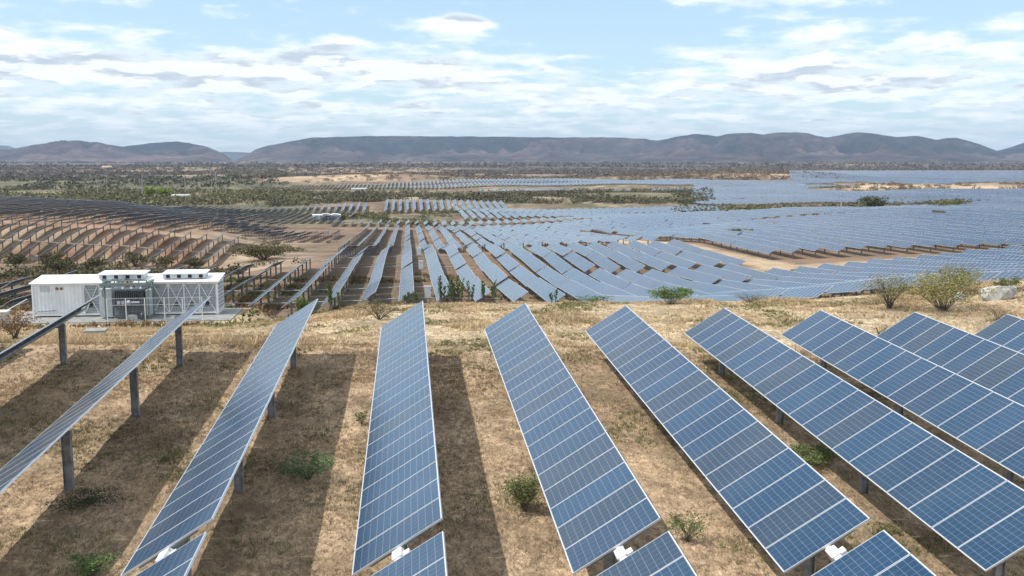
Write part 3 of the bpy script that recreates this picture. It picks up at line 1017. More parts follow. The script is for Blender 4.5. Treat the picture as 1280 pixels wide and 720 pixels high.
def container(loc, bays, label, plates=False, rz=0, group=None, mesh_side=False):
    """6.06 m steel container, front towards -y. bays: list of (x0,x1) louvred bays with rod bracing"""
    Lx, Ly, z0, z1 = 6.06, 2.44, .18, 2.60
    t = thing('inverter_container', label, 'container', loc, rz, group)
    first = min(a for a, _ in bays)
    b = MB()
    b.box((.06, .10, z0 + .04), (Lx - .06, Ly - .06, z1 - .04))
    if first > .5:
        corrug(b, .12, first - .08, .075, z0 + .15, z1 - .12)
    corrug(b, .12, Ly - .12, .07, z0 + .15, z1 - .12, axis='y')
    corrug(b, .12, Ly - .12, Lx - .07, z0 + .15, z1 - .12, axis='y', sgn=1)
    put('wall', b.mesh('wall', M['white']), t)
    b = MB()
    for x in (0, Lx - .12):
        for y in (0, Ly - .12):
            b.box((x, y, z0), (x + .12, y + .12, z1))
    for z in (z0, z1 - .12):
        b.box((.12, .005, z), (Lx - .12, .115, z + .12)).box((.12, Ly - .115, z), (Lx - .12, Ly - .005, z + .12))
        b.box((.005, .12, z), (.115, Ly - .12, z + .12)).box((Lx - .115, .12, z), (Lx - .005, Ly - .12, z + .12))
    for x in (0, Lx - .3):
        b.box((x + .05, .1, 0), (x + .25, Ly - .1, z0 - .002))
    put('frame', b.mesh('frame', M['white']), t)
    # tilted roof sheet, its back edge higher, with an overhang
    b = MB()
    v = [(-.12, -.16, z1 + .02), (Lx + .12, -.16, z1 + .02), (Lx + .12, Ly + .25, z1 + .34), (-.12, Ly + .25, z1 + .34)]
    b.add(v + [(x, y, z + .05) for x, y, z in v], [(3, 2, 1, 0), (4, 5, 6, 7), (0, 1, 5, 4), (1, 2, 6, 5), (2, 3, 7, 6), (3, 0, 4, 7)])
    b.box((.1, Ly - .2, z1 - .02), (.2, Ly - .1, z1 + .32)).box((Lx - .2, Ly - .2, z1 - .02), (Lx - .1, Ly - .1, z1 + .32))
    put('roof_sheet', b.mesh('roof_sheet', M['roofw']), t)
    for (xa, xb) in bays:
        b = MB()
        b.box((xa + .04, .075, z0 + .16), (xb - .04, .098, z1 - .16))
        nz = 9
        for i in range(nz):
            z = z0 + .25 + i * (z1 - z0 - .5) / nz
            b.bar((xa + .05, .055, z), (xb - .05, .055, z), .012, .09, 1, up=(0, -.6, .8))
        bay = put('louvre_bay', b.mesh('louvre_bay', [M['mgrey'], M['lgrey']]), t)
        b = MB()
        b.box((xa - .035, -.03, z0 + .12), (xa + .035, .03, z1 - .12))
        b.bar((xa + .04, -.01, z0 + .14), (xb - .04, -.01, z1 - .14), .045).bar((xa + .04, .012, z1 - .14), (xb - .04, .012, z0 + .14), .045)
        put('brace', b.mesh('brace', M['white']), bay)
        b = MB()
        xc = (xa + xb) / 2
        b.box((xc - .22, .03, z0 + .62), (xc + .08, .052, z0 + .92))
        put('vent_hole', b.mesh('vent_hole', M['black']), bay)
    # roof unit with dark openings under a white lid
    xr0, xr1 = (4.75 - 0.0, 8.2) if False else (.0, .0)
    return t


def roof_unit(t, x0, x1):
    z = 2.82
    b = MB()
    b.box((x0 + .06, .55, z), (x1 - .06, 1.75, z + .34), 0)
    u = put('roof_vent', b.mesh('roof_vent', M['lgrey']), t)
    b = MB()
    v = [(x0, .45, z + .345), (x1, .45, z + .345), (x1 + .1, 1.9, z + .47), (x0 + .1, 1.9, z + .47)]
    b.add(v + [(a, c, d + .08) for a, c, d in v], [(3, 2, 1, 0), (4, 5, 6, 7), (0, 1, 5, 4), (1, 2, 6, 5), (2, 3, 7, 6), (3, 0, 4, 7)])
    put('lid', b.mesh('lid', M['roofw']), u)
    n = 4
    for i in range(n):
        xc = x0 + (i + .55) * (x1 - x0) / n
        b = MB().box((xc - .14, .53, z + .05), (xc + .14, .548, z + .31))
        put('opening', b.mesh('opening', M['black']), u)


def station(ox, oy, oz, near=True):
    where = '' if near else ' of the far inverter station'
    g = None
    if near:
        la = 'left white container with corrugated wall beside the dark transformer'
        lb = 'right white container with x-braced louvred bays, beside the transformer'
    else:
        la = 'tiny white container, left half of the far station in the field'
        lb = 'tiny white container, right half of the far station in the field'
    t1 = container((ox, oy, oz), [(3.75, 4.85), (4.9, 5.95)], la)
    roof_unit(t1, 4.7, 8.1)
    if near:
        put('nameplate', MB().box((.65, .0, 2.02), (1.28, .024, 2.40)).mesh('nameplate', M['lgrey']), t1)
        for x in (1.85, 2.17):
            b = MB().tube([(x, -.03, 2.24), (x, .03, 2.24)], .105, 12)
            put('round_vent', b.mesh('round_vent', M['rust']), t1)
        put('earth_bar', MB().bar((.35, .02, .52), (1.7, .02, .58), .05).mesh('earth_bar', M['mgrey']), t1)
    t2 = container((ox + 7.55, oy, oz), [(.1, 1.25), (1.25, 2.4), (2.4, 3.55), (3.55, 4.7), (4.7, 5.9)], lb)
    roof_unit(t2, 1.85, 5.1)
    if near:
        b = MB()
        for i in range(7):
            z = .55 + i * .29
            b.box((6.062, .35, z), (6.10, 2.1, z + .14))
        put('side_louvre', b.mesh('side_louvre', M['mgrey']), t2)
    # transformer between them, in front
    t = thing('transformer', 'dark finned power transformer with grey-green gantry between two white containers' if near else
              'tiny dark transformer between the two far white containers', 'transformer', (ox + 6.55, oy - 1.1, oz))
    b = MB()
    b.box((-.1, -.3, .45), (1.95, .9, 2.30))
    b.box((-.2, -.35, .25), (2.05, .95, .43))
    put('tank', b.mesh('tank', M['dgrey']), t)
    b = MB()
    for i in range(15):
        x = -.05 + i * .135
        b.box((x, -.72, 1.05 if i % 2 else 1.0), (x + .05, -.302, 2.26))
    b.box((-.06, -.70, 2.22), (1.92, -.42, 2.29))
    put('radiator', b.mesh('radiator', M['dgrey']), t)
    b = MB()
    for x in (.25, .55):
        b.box((x - .10, -.80, 1.25), (x + .12, -.725, 1.50))
    b.tube([(.85, -.78, 1.38), (1.75, -.78, 1.38)], .07, 8)
    b.tube([(.9, -.86, 1.38), (1.1, -.86, 1.38)], .17, 10)
    put('gauge_pipe', b.mesh('gauge_pipe', M['lgrey']), t)
    for x in (.15, .8, 1.5):
        b = MB()
        b.tube([(x, -.5, .9), (x + .05, -.95, .55), (x + .35, -1.0, .12), (x + .9, -.9, .06)], .035, 6)
        put('cable', b.mesh('cable', M['dgrey']), t)
    for x in (.3, .95, 1.6):
        b = MB()
        b.tube([(x, .3, 2.30), (x, .3, 2.40), (x, .3, 2.48), (x, .3, 2.56)], [.10, .05, .09, .03], 8)
        put('bushing', b.mesh('bushing', M['white']), t)
    b = MB()
    for x in (-.75, 2.35):
        b.box((x - .05, -.62, 0), (x + .05, -.52, 2.75))
        b.box((x - .05, .75, 0), (x + .05, .85, 2.75))
        b.box((x - .12, -.7, 2.75), (x + .12, .92, 2.90))
    b.box((-1.05, -.74, 2.60), (2.55, -.50, 2.80))
    b.box((-.9, -.66, 2.95), (2.3, -.50, 3.02))
    for i in range(6):
        x = -.6 + i * .58
        b.box((x - .03, -.64, 2.80), (x + .03, -.56, 2.96))
    b.tube([(-.75, -.75, 2.62), (-.86, -.8, 2.2), (-.82, -.8, 1.8)], .06, 6).tube([(2.35, -.75, 2.62), (2.45, -.8, 2.2), (2.42, -.8, 1.7)], .06, 6)
    put('gantry', b.mesh('gantry', M['green']), t)
    put('cabinet', MB().box((2.05, -.2, .3), (2.32, .7, 2.2)).mesh('cabinet', M['lgrey']), t)
    put('cabinet', MB().box((-1.35, .0, .2), (-.45, .7, 2.3)).mesh('cabinet', M['lgrey']), t)
    put('cable_reel', MB().tube([(1.9, -.95, .35), (2.0, -.95, .35)], .33, 12).mesh('cable_reel', M['dgrey']), t)
    put('junction_box', MB().box((.9, -1.05, .05), (1.6, -.75, .45)).mesh('junction_box', M['lgrey']), t)


station(-28.15, 75.5, -12.0, True)
station(-43.6 - 3.2, 486.0, float(ground(-40, 487)) - .1, False)

# safety fence of clear panels round the transformer
fx = [-22.1, -20.75, -19.4, -18.0, -16.7, -15.3]
t = thing('safety_fence', 'see-through wire fence with pale posts in front of the transformer', 'fence', (-22.1, 73.3, -12))
for x in fx:
    put('post', MB().box((-.03, -.03, 0), (.03, .03, 1.75)).mesh('post', M['white']), t, (x + 22.1, 0, 0))
for z in (.12, 1.22, 1.72):
    put('rail', MB().box((0, -.018, z), (6.8, .018, z + .035)).mesh('rail', M['lgrey']), t)
b = MB()
for i in range(69):
    b.box((i * .1 - .003, -.003, .15), (i * .1 + .003, .003, 1.72))
for i in range(14):
    b.box((0, .004, .2 + i * .11), (6.8, .008, .204 + i * .11))
put('wire_mesh', b.mesh('wire_mesh', M['lgrey']), t)

# pads
b = MB()
b.box((-29.6, 72.9, -12.5), (-13.2, 78.6, -11.93))
put('concrete_pad', b.mesh('concrete_pad', M['concrete']), kind='structure', label='weathered concrete pad under the inverter station')
thing('drain_grate', 'dark flat grate set in the pad below the right container', 'grate', (-16.6, 73.6, -11.926), 0, None,
      MB().box((-1.4, -.35, 0), (1.0, .35, .03)).mesh('drain_grate', M['mgrey']))

# small cabinet at the left edge, concrete slab, stone ring
t = thing('utility_cabinet', 'pale blue-grey utility box cut by the left edge', 'cabinet', (-28.95, 71.6, float(ground(-28.95, 71.6)) - .05))
put('body', MB().box((-.8, -.35, .06), (.55, .35, 1.2)).mesh('body', M['lgrey']), t)
put('lid', MB().box((-.86, -.42, 1.202), (.61, .42, 1.27)).mesh('lid', M['roofw']), t)
put('door', MB().box((-.3, -.375, .14), (.48, -.352, 1.12)).mesh('door', M['lgrey']), t)
put('stay_rod', MB().tube([(.45, .3, 1.27), (1.6, .9, 1.95)], .03, 6).mesh('stay_rod', M['white']), t)
b = MB().box((-.55, -.5, .10), (.55, .5, .22)).box((-.5, -.4, 0), (-.3, .4, .098)).box((.3, -.4, 0), (.5, .4, .098))
thing('concrete_slab', 'small flat pale slab lying in dry grass before the containers', 'slab', (-17.0, 54.2, float(ground(-17, 54.2)) - .03), .15, None,
      b.mesh('concrete_slab', M['concrete']))


def rock_mesh(seed, w, d, h, sub=3):
    bm_ = bpy.data.meshes.new('rock')
    import bmesh
    bm = bmesh.new()
    bmesh.ops.create_icosphere(bm, subdivisions=sub, radius=1)
    r = random.Random(seed)
    planes = [(Vector((r.gauss(0, 1), r.gauss(0, 1), r.gauss(0, .6))).normalized(), r.uniform(.42, .85)) for _ in range(26)]
    for v in bm.verts:
        for nrm, dd in planes:
            k = v.co.dot(nrm)
            if k > dd:
                v.co -= nrm * (k - dd) * .85
        v.co *= 1 + .09 * math.sin(v.co.x * 7 + seed) * math.cos(v.co.y * 8 + v.co.z * 5) + r.uniform(-.02, .02)
        v.co = Vector((v.co.x * w / 2, v.co.y * d / 2, v.co.z * h * .7 + h * .15))
    bm.to_mesh(bm_)
    bm.free()
    return bm_


def rock(name, label, x, y, w, d, h, seed, m='rock', rz=0):
    me = rock_mesh(seed, w, d, h)
    me.materials.append(M[m])
    return thing(name, label, 'rock', (x, y, float(ground(x, y)) - .05), rz, None, me)


rock('boulder', 'big pale grey boulder outcrop at the right, beside the olive bush', 34.9, 54.2, 3.3, 2.1, 1.45, 3)
rock('boulder', 'smaller pale rock leaning left of the big boulder outcrop', 32.9, 54.6, 1.3, 1.0, .95, 5)
rock('stone', 'small dark stone at the grass edge, left one of two', -8.5, 39.9, .35, .3, .22, 7, 'drock')
rock('stone', 'flat grey stone at the grass edge, right one of two', -7.3, 39.7, .55, .4, .28, 8, 'drock')
rock('boulder', 'pale boulder among the bushes in the left valley', -85, 231, 5.0, 3.2, 2.2, 9)
# stone ring
t = thing('stone_ring', 'round pale concrete ring with stones, right of the container end', 'well ring', (-15.4, 84.0, float(ground(-15.4, 84)) - .05))
b = MB()
n = 20
ri = [(math.cos(2 * math.pi * i / n), math.sin(2 * math.pi * i / n)) for i in range(n)]
vs = [(c * r_, s_ * r_, z) for (r_, z) in ((.62, 0), (.62, .55), (.48, .55), (.48, .1)) for c, s_ in ri]
fs = [(j * n + i, j * n + (i + 1) % n, (j + 1) * n + (i + 1) % n, (j + 1) * n + i) for j in range(3) for i in range(n)]
b.add(vs, fs)
put('ring', b.mesh('ring', M['concrete']), t)
for q in range(3):
    me = rock_mesh(20 + q, .5, .4, .35, 2)
    me.materials.append(M['rock'])
    put('stone', me, t, (-.2 + .22 * q, -.1 + .15 * (q % 2), .15))

# white boxes on posts between the rows
for (x, y, w) in ((2.2, 113.5, 'nearest'), (1.9, 150.5, 'second nearest'), (1.9, 178, 'third nearest'), (2.3, 226, 'farthest')):
    t = thing('combiner_box', 'white combiner box beside the straight-away row, %s of four' % w, 'electrical box', (x, y, float(ground(x, y))), 0, 'combiner boxes along the straight-away row')
    put('post', MB().box((-.22, -.03, -.3), (-.16, .03, 1.0)).box((.16, -.03, -.3), (.22, .03, 1.0)).mesh('post', M['post']), t)
    put('box', MB().box((-.36, -.16, .75), (.36, .12, 2.0)).mesh('box', M['white']), t)
    put('cover', MB().box((-.40, -.20, 2.002), (.40, .16, 2.05)).mesh('cover', M['roofw']), t)


# ------------------------------------------------------------------ plants
def leaves_np(r, n, ctr, rad, size, asp=1.7, droop=0.0):
    """n leaf triangles spread in blobs; returns V (3n,3)"""
    k = r.randint(0, len(ctr), n)
    c = np.array(ctr)[k]
    rr = np.array(rad)[k]
    d = r.normal(size=(n, 3))
    d /= np.linalg.norm(d, axis=1)[:, None]
    p = c + d * (rr * (r.rand(n, 1) ** .4))
    a = r.normal(size=(n, 3))
    a[:, 2] = np.abs(a[:, 2]) * .6 - droop
    a /= np.linalg.norm(a, axis=1)[:, None]
    b = np.cross(a, r.normal(size=(n, 3)))
    b /= np.linalg.norm(b, axis=1)[:, None]
    s = size * (.6 + .8 * r.rand(n, 1))
    return np.stack([p - b * s / asp * .5, p + b * s / asp * .5, p + a * s], 1).reshape(-1, 3)


def plant(name, label, x, y, w, h, seed, c0, c1, nleaf=900, leaf=.09, stems=9, cat='bush', flat=.55, up=0.0, stem_r=.016, group=None, z=None, open_=.5, mstem='bark'):
    r = np.random.RandomState(seed)
    q = random.Random(seed)
    b = MB()
    ctr, rad = [], []
    for i in range(stems):
        an = 2 * math.pi * (i + q.random() * .7) / stems
        rr = w / 2 * (.35 + .65 * q.random()) * .85
        hh = h * (.62 + .34 * q.random()) * (1 - .25 * (rr / (w / 2)) ** 2)
        tip = (math.cos(an) * rr, math.sin(an) * rr * .8, hh)
        m1 = (tip[0] * .25 + q.uniform(-.04, .04) * w, tip[1] * .25, hh * .38)
        m2 = (tip[0] * .62, tip[1] * .62, hh * .74)
        b.tube([(q.uniform(-.03, .03) * w, q.uniform(-.03, .03) * w, -.05), m1, m2, tip], [stem_r * 1.4, stem_r, stem_r * .7, stem_r * .3], 5)
        for f, base in ((.8, m2), (1.0, tip), (.9, tip)):
            o = (base[0] * f + q.gauss(0, .07) * w, base[1] * f + q.gauss(0, .07) * w, max(.12 * h, base[2] * f + q.gauss(0, .05) * h))
            b.tube([m2, o], [stem_r * .5, stem_r * .25], 4)
            ctr.append(o)
            rad.append((w * .13 * q.uniform(.7, 1.3), w * .13, h * .15 * q.uniform(.7, 1.3)))
            rad[-1] = (rad[-1][0], rad[-1][0], rad[-1][2])
    n = nleaf
    V = leaves_np(r, n, ctr, rad, leaf)
    V[:, 2] = np.maximum(V[:, 2], .02)
    t = np.repeat((r.rand(n) * .6 + .4 * fbm(V[::3, 0] * 3, V[::3, 1] * 3 + V[::3, 2] * 4, .5 * w, seed, 2))[:, None], 3, 0)
    col = np.array(c0) * (1 - t) + np.array(c1) * t
    zz = float(surf(np.array(x), np.array(y))) if z is None else z
    T = thing(name, label, cat, (x, y, zz - .03), 0, group)
    put('stems', b.mesh('stems', M[mstem]), T)
    put('foliage', mesh_np('foliage', V, np.arange(3 * n).reshape(-1, 3), [M['leaf']], col=col), T)
    return T


GR, GR2 = (.060, .115, .030), (.125, .190, .050)
OL, OL2 = (.105, .105, .035), (.200, .180, .070)
DG, DG2 = (.030, .060, .022), (.070, .110, .040)
DRY, DRY2 = (.20, .14, .08), (.34, .25, .14)
# on and behind the lip of the grass strip
plant('bush', 'bright green spreading bush at the far edge of the grass strip', 16.3, 58.6, 3.1, 1.15, 1, GR, (.17, .23, .06), 2600, .10, 13)
plant('bush', 'largest olive-green bush, fan of bare stems, before the pale boulder', 30.4, 52.0, 6.4, 2.4, 2, (.16, .155, .05), (.34, .315, .11), 6500, .085, 28, stem_r=.022)
plant('bush', 'thin greyish bush left of the largest olive bush', 28.0, 53.6, 3.8, 2.1, 3, (.16, .15, .085), (.29, .26, .13), 3000, .075, 26, stem_r=.022)
plant('bush', 'olive bush behind and right of the largest olive bush', 34.0, 57.0, 3.8, 2.0, 4, OL, (.24, .22, .09), 4200, .075, 16, stem_r=.022)
plant('bush', 'small round green bush near the right edge of the grass strip', 37.2, 56.6, 1.9, .9, 5, GR, OL2, 1300, .09, 9)
plant('bush', 'small dead grey twiggy bush between far ends of two right rows', 23.4, 45.5, 1.6, .75, 6, DRY, DRY2, 160, .06, 15, stem_r=.013)
plant('bush', 'dry twig bush below the pale boulder near right edge', 31.4, 48.2, 2.5, 1.0, 7, (.16, .12, .07), DRY2, 260, .06, 18, stem_r=.013)
plant('bush', 'flat olive thorn bush behind the far tip of an upright near row', -1.6, 51.3, 2.9, 1.25, 8, OL, OL2, 800, .075, 15, stem_r=.02)
plant('bush', 'dark green bush at the strip edge, left of the tall leafy plant', -6.4, 60.3, 1.9, 1.25, 9, DG, GR2, 1500, .10, 9)
plant('bush', 'low brown twiggy bush at strip edge far right of bright bush', 21.5, 59.0, 3.2, .7, 10, (.14, .09, .07), (.24, .17, .12), 380, .07, 20, stem_r=.012)
plant('bush', 'reddish brown withered bush at the left edge below the utility box', -17.6, 45.0, 2.3, 1.35, 11, (.20, .11, .06), (.30, .21, .11), 900, .10, 18, stem_r=.016)
plant('bush', 'low green weeds along the strip edge left of bright bush', 11.6, 59.6, 2.6, .5, 12, GR, GR2, 700, .08, 12)
plant('bush', 'thin dry weeds in the strip between upright row and next row', -.2, 43.4, 1.3, .6, 13, DRY, OL2, 90, .07, 12, stem_r=.009)
plant('bush', 'wispy green sapling left of the sixth near row tip', 10.1, 43.0, .9, .7, 14, OL, GR2, 160, .07, 8, stem_r=.01)


def leafy_stalks(label, x, y, n, w, h, seed):
    """tall unbranched stalks set with broad upright leaves"""
    q = random.Random(seed)
    r = np.random.RandomState(seed)
    b = MB()
    V = []
    for i in range(n):
        px, py = q.uniform(-w / 2, w / 2), q.uniform(-.4, .4)
        hh = h * q.uniform(.6, 1.0)
        lx = q.uniform(-.12, .12)
        b.tube([(px, py, -.1), (px + lx, py, hh * .6), (px + lx * 1.6, py, hh)], [.035, .028, .012], 5)
        for k in range(16):
            f = .30 + .7 * k / 16
            an = k * 2.4 + q.random()
            c = Vector((px + lx * f * 1.5, py, hh * f))
            d = Vector((math.cos(an) * .6, math.sin(an) * .6, .75)).normalized()
            s = d.cross(Vector((0, 0, 1))).normalized()
            ln, wd = .30 * q.uniform(.7, 1.1), .075
            V += [c, c + d * ln * .5 + s * wd, c + d * ln, c, c + d * ln, c + d * ln * .5 - s * wd]
    V = np.array([tuple(v) for v in V])
    t = np.repeat(r.rand(len(V) // 3, 1), 3, 0)
    col = np.array((.055, .105, .040)) * (1 - t) + np.array((.12, .185, .075)) * t
    T = thing('leafy_plant', label, 'plant', (x, y, float(ground(x, y)) - .03))
    put('stems', b.mesh('stems', M['bark']), T)
    put('foliage', mesh_np('foliage', V, np.arange(len(V)).reshape(-1, 3), [M['leaf']], col=col), T)


leafy_stalks('dense clump of tall green leafy stalks at the strip edge, centre', 2.6, 60.2, 15, 1.5, 1.75, 1)
leafy_stalks('looser leafy stalks just right of the dense green clump', 4.6, 60.4, 8, 1.7, 1.6, 2)
leafy_stalks('leafy plant on a brown stem, left of the dense clump', -4.6, 60.1, 6, 1.0, 1.75, 3)
leafy_stalks('single dark leafy stalk standing before the second field, right of clump', 9.0, 59.8, 2, .3, .85, 4)
leafy_stalks('short dark leafy sprigs before the straight-away row', .1, 60.3, 4, .9, .7, 5)

# among the near rows
plant('bush', 'bright feathery green shrub in shade beside third near row', -2.7, 24.9, 1.75, .70, 21, (.07, .12, .05), (.20, .28, .13), 3600, .045, 15, stem_r=.008)
plant('bush', 'olive-green weed shrub between the upright row and fifth near row', 2.75, 22.8, 1.5, 1.0, 22, OL, (.20, .25, .09), 3200, .05, 16, stem_r=.008)
plant('bush', 'small scraggly green weed near the bottom, right of fifth near row', 6.35, 21.0, 1.2, .75, 23, (.09, .13, .05), (.22, .25, .10), 1000, .05, 12, stem_r=.008)
plant('bush', 'long low green shrub under the edge of the seventh near row', 11.6, 26.0, 2.1, .65, 24, (.08, .12, .04), (.20, .25, .09), 3400, .055, 13, stem_r=.008)
plant('bush', 'small green weed by the corner between two right tables', 11.35, 21.4, .8, .3, 25, GR, OL2, 600, .045, 9, stem_r=.006)
plant('bush', 'small green weed at the bottom left corner in shade', -6.5, 19.6, 1.3, .5, 26, GR, (.17, .25, .09), 1200, .05, 10, stem_r=.007)
plant('bush', 'dark low weeds in shade at foot of a left post', -7.7, 23.2, 1.9, .32, 27, (.03, .05, .02), (.07, .10, .04), 1500, .045, 14, stem_r=.006)
plant('bush', 'thin green weeds in shade just right of dark low weeds', -6.0, 24.9, 1.5, .25, 28, DG, OL2, 500, .045, 10, stem_r=.006)
plant('bush', 'tiny green sprig at the left edge of the upright row', -1.5, 29.5, .5, .45, 29, DG, GR2, 300, .05, 6, stem_r=.006)

# farther shrubs one can tell apart
plant('bush', 'big dark olive bush on the sandy ground left of the second field', -33.5, 229, 16, 3.9, 31, (.085, .085, .04), (.17, .155, .07), 7000, .34, 22, stem_r=.08)
plant('tree', 'left one of two bright yellow-green round trees far left', -182, 716, 11, 8.5, 32, (.16, .22, .03), (.32, .38, .06), 1500, 1.0, 12, cat='tree', stem_r=.2)
plant('tree', 'right one of two bright yellow-green round trees far left', -173.5, 720, 11, 8.0, 33, (.16, .22, .03), (.32, .38, .06), 1500, 1.0, 12, cat='tree', stem_r=.2)
plant('tree', 'rounded dark green tree on the ridge at the right', 176, 352, 11.5, 6.0, 34, DG, OL, 2200, .5, 14, cat='tree', stem_r=.1)
plant('bush', 'wide olive bush on the ridge right of the dark round tree', 205, 350, 15, 4.5, 35, OL, OL2, 2000, .5, 16, stem_r=.1)
plant('bush', 'green bush at the block edge above the diagonal sandy road', 78, 222, 5, 2.6, 36, GR, OL2, 1200, .35, 9, stem_r=.05)
plant('bush', 'tiny olive bush between tables high up on the right', 150, 262, 5, 2.8, 37, OL, OL2, 700, .3, 9, stem_r=.05)
VB = [(-90, 212, 5, 2.6), (-83, 215, 6, 3.2), (-78, 221, 7, 3.4), (-72, 208, 6, 3.6), (-66, 213, 5, 3.0), (-61, 224, 7, 3.4), (-54, 222, 8, 2.8), (-48, 223, 6, 2.4)]
VN = ['at the left edge of the valley', 'beside the pale valley boulder', 'right of the pale valley boulder', 'above the left container roof', 'above the left roof vent',
      'behind the transformer gantry', 'above the right container', 'by the last hillside row']
for i, ((x, y, w, h), nm) in enumerate(zip(VB, VN)):
    plant('bush', 'olive-brown scrub bush in the left valley, %s' % nm, x, y, w, h, 50 + i, (.055, .060, .028), (.15, .135, .06), 800, .42, 11, stem_r=.05)


# ---- countless growth: one object each
def blades(name, label, n, yr, dens_fn, hfn, seed, cfn, wd=.012, sr=(-.62, .80)):
    r = np.random.RandomState(seed)
    y = np.sqrt(r.rand(n) * (yr[1] ** 2 - yr[0] ** 2) + yr[0] ** 2)
    x = (sr[0] + r.rand(n) * (sr[1] - sr[0])) * y
    keep = r.rand(n) < dens_fn(x, y)
    x, y = x[keep], y[keep]
    z = surf(x, y)
    m = len(x)
    nb = 6
    base = np.repeat(np.stack([x, y, z - .01], -1), nb, 0)
    base[:, :2] += r.normal(size=(m * nb, 2)) * .035
    h = np.repeat(hfn(x, y), nb) * (.5 + r.rand(m * nb))
    lean = r.normal(size=(m * nb, 2)) * .55 * h[:, None]
    tip = base + np.stack([lean[:, 0], lean[:, 1], h], -1)
    an = r.rand(m * nb) * math.pi
    w = wd * (.6 + .8 * r.rand(m * nb)) * np.repeat(np.clip(y / 30, .8, 2.2), nb)
    off = np.stack([np.cos(an) * w, np.sin(an) * w, np.zeros(m * nb)], -1)
    V = np.stack([base - off, base + off, tip], 1).reshape(-1, 3)
    col = np.repeat(cfn(x, y, r), nb * 3, 0)
    me = mesh_np(name, V, np.arange(len(V)).reshape(-1, 3), [M['grass']], col=col)
    put(name, me, kind='stuff', label=label)


def nodes_clear(x, y):     # keep the pad free
    return ~((np.abs(x + 21.4) < 8.8) & (np.abs(y - 75.8) < 3.5))


def c_short(x, y, r):
    n = fbm(x, y, 3, 91, 3)[:, None]
    g = sstep(fbm(x, y, 2.4, 92, 3), .56, .70)[:, None] * .8
    c = np.array((.42, .315, .20)) * (1 - n) + np.array((.29, .22, .135)) * n
    c = c * (.5 + 1.0 * r.rand(len(x), 1))
    return c * (1 - g) + np.array((.13, .14, .06)) * g


def c_straw(x, y, r):
    n = fbm(x, y, 4, 93, 3)[:, None]
    c = np.array((.58, .46, .29)) * (1 - n) + np.array((.42, .31, .19)) * n
    return c * (.75 + .5 * r.rand(len(x), 1))


blades('dry_grass', 'short dry trampled grass between the near rows', 110000, (16, 41), lambda x, y: .25 + .75 * sstep(fbm(x, y, 1.6, 94, 3), .40, .62),
       lambda x, y: .04 + .07 * fbm(x, y, 2.5, 95, 2), 1, c_short, .008)
blades('tall_dry_grass', 'taller straw-coloured grass on the strip beyond the near rows', 90000, (40.5, 64),
       lambda x, y: (.12 + .88 * sstep(fbm(x, y, 3.4, 96, 4), .42, .62)) * nodes_clear(x, y),
       lambda x, y: .06 + .17 * sstep(fbm(x, y, 3.0, 97, 3), .45, .8), 2, c_straw, .012)
blades('strip_edge_stalks', 'row of thin upright dry stalks where the near field ends', 1500, (39.2, 41.2),
       lambda x, y: sstep(fbm(x, y, 2.0, 98, 2), .45, .6), lambda x, y: .35 + .2 * fbm(x, y, 1, 99, 2), 3, c_straw, .007)
blades('field_weeds', 'patchy dry weeds under the second field', 60000, (64, 150), lambda x, y: sstep(fbm(x, y, 5, 100, 3), .46, .62) * nodes_clear(x, y),
       lambda x, y: .12 + .35 * fbm(x, y, 3, 101, 2), 4, lambda x, y, r: np.array((.22, .155, .085)) * (.6 + .8 * r.rand(len(x), 1)) * (1 - .45 * sstep(fbm(x, y, 6, 102, 2), .5, .6)[:, None] * np.array((.9, .1, .9))), .03)


blades('low_green_weeds', 'low olive-green weeds in patches among the near dry grass', 60000, (16, 60),
       lambda x, y: sstep(fbm(x, y, 2.6, 140, 4), .58, .67) * nodes_clear(x, y), lambda x, y: .06 + .10 * fbm(x, y, 1.2, 141, 2), 5,
       lambda x, y, r: (np.array((.15, .16, .065)) + np.array((.10, .09, .04)) * r.rand(len(x), 1)) * (.7 + .5 * r.rand(len(x), 1)), .012)


def scatter(name, label, x, y, size, hgt, seed, c0, c1, nl=16):
    """many bushes as one object of leaf clumps"""
    r = np.random.RandomState(seed)
    n = len(x)
    z = surf(x, y)
    d = r.normal(size=(n, nl, 3))
    d /= np.linalg.norm(d, axis=2)[..., None]
    d[..., 2] = np.abs(d[..., 2])
    rad = np.stack([size / 2, size / 2, hgt], -1)[:, None, :]
    p = np.stack([x, y, z], -1)[:, None, :] + d * rad * (.45 + .55 * r.rand(n, nl, 1))
    a = r.normal(size=(n, nl, 3)); a[..., 2] = np.abs(a[..., 2]) * .7
    a /= np.linalg.norm(a, axis=2)[..., None]
    b = np.cross(a, r.normal(size=(n, nl, 3)))
    b /= np.linalg.norm(b, axis=2)[..., None]
    s = (size * .21)[:, None, None] * (.6 + .8 * r.rand(n, nl, 1)) * (16.0 / nl) ** .5
    hs = np.minimum(1.0, (hgt / (size * .5)))[:, None, None] ** .5
    V = np.stack([p - b * s * .5, p + b * s * .5, p + a * s * hs], 2)
    t = (r.rand(n, 1) * .75 + r.rand(n, nl) * .25)[..., None]
    col = np.array(c0) * (1 - t) + np.array(c1) * t
    col = np.repeat(col[:, :, None, :], 3, 2).reshape(-1, 3)
    V = V.reshape(-1, 3)
    me = mesh_np(name, V, np.arange(len(V)).reshape(-1, 3), [M['leaf']], col=col)
    put(name, me, kind='stuff', label=label)


def area(n, s0, s1, y0, y1, seed, thr=None, logy=False, ns=40, pw=1.0):
    r = np.random.RandomState(seed)
    if logy:
        y = np.exp(math.log(y0) + (math.log(y1) - math.log(y0)) * r.rand(n) ** pw)
    else:
        y = y0 + (y1 - y0) * r.rand(n)
    x = (s0 + (s1 - s0) * r.rand(n)) * y
    if thr is not None:
        k = fbm(x, y / (1.5 if y0 > 900 else 1), ns, seed + 300, 4) > thr
        x, y = x[k], y[k]
    return x, y, r


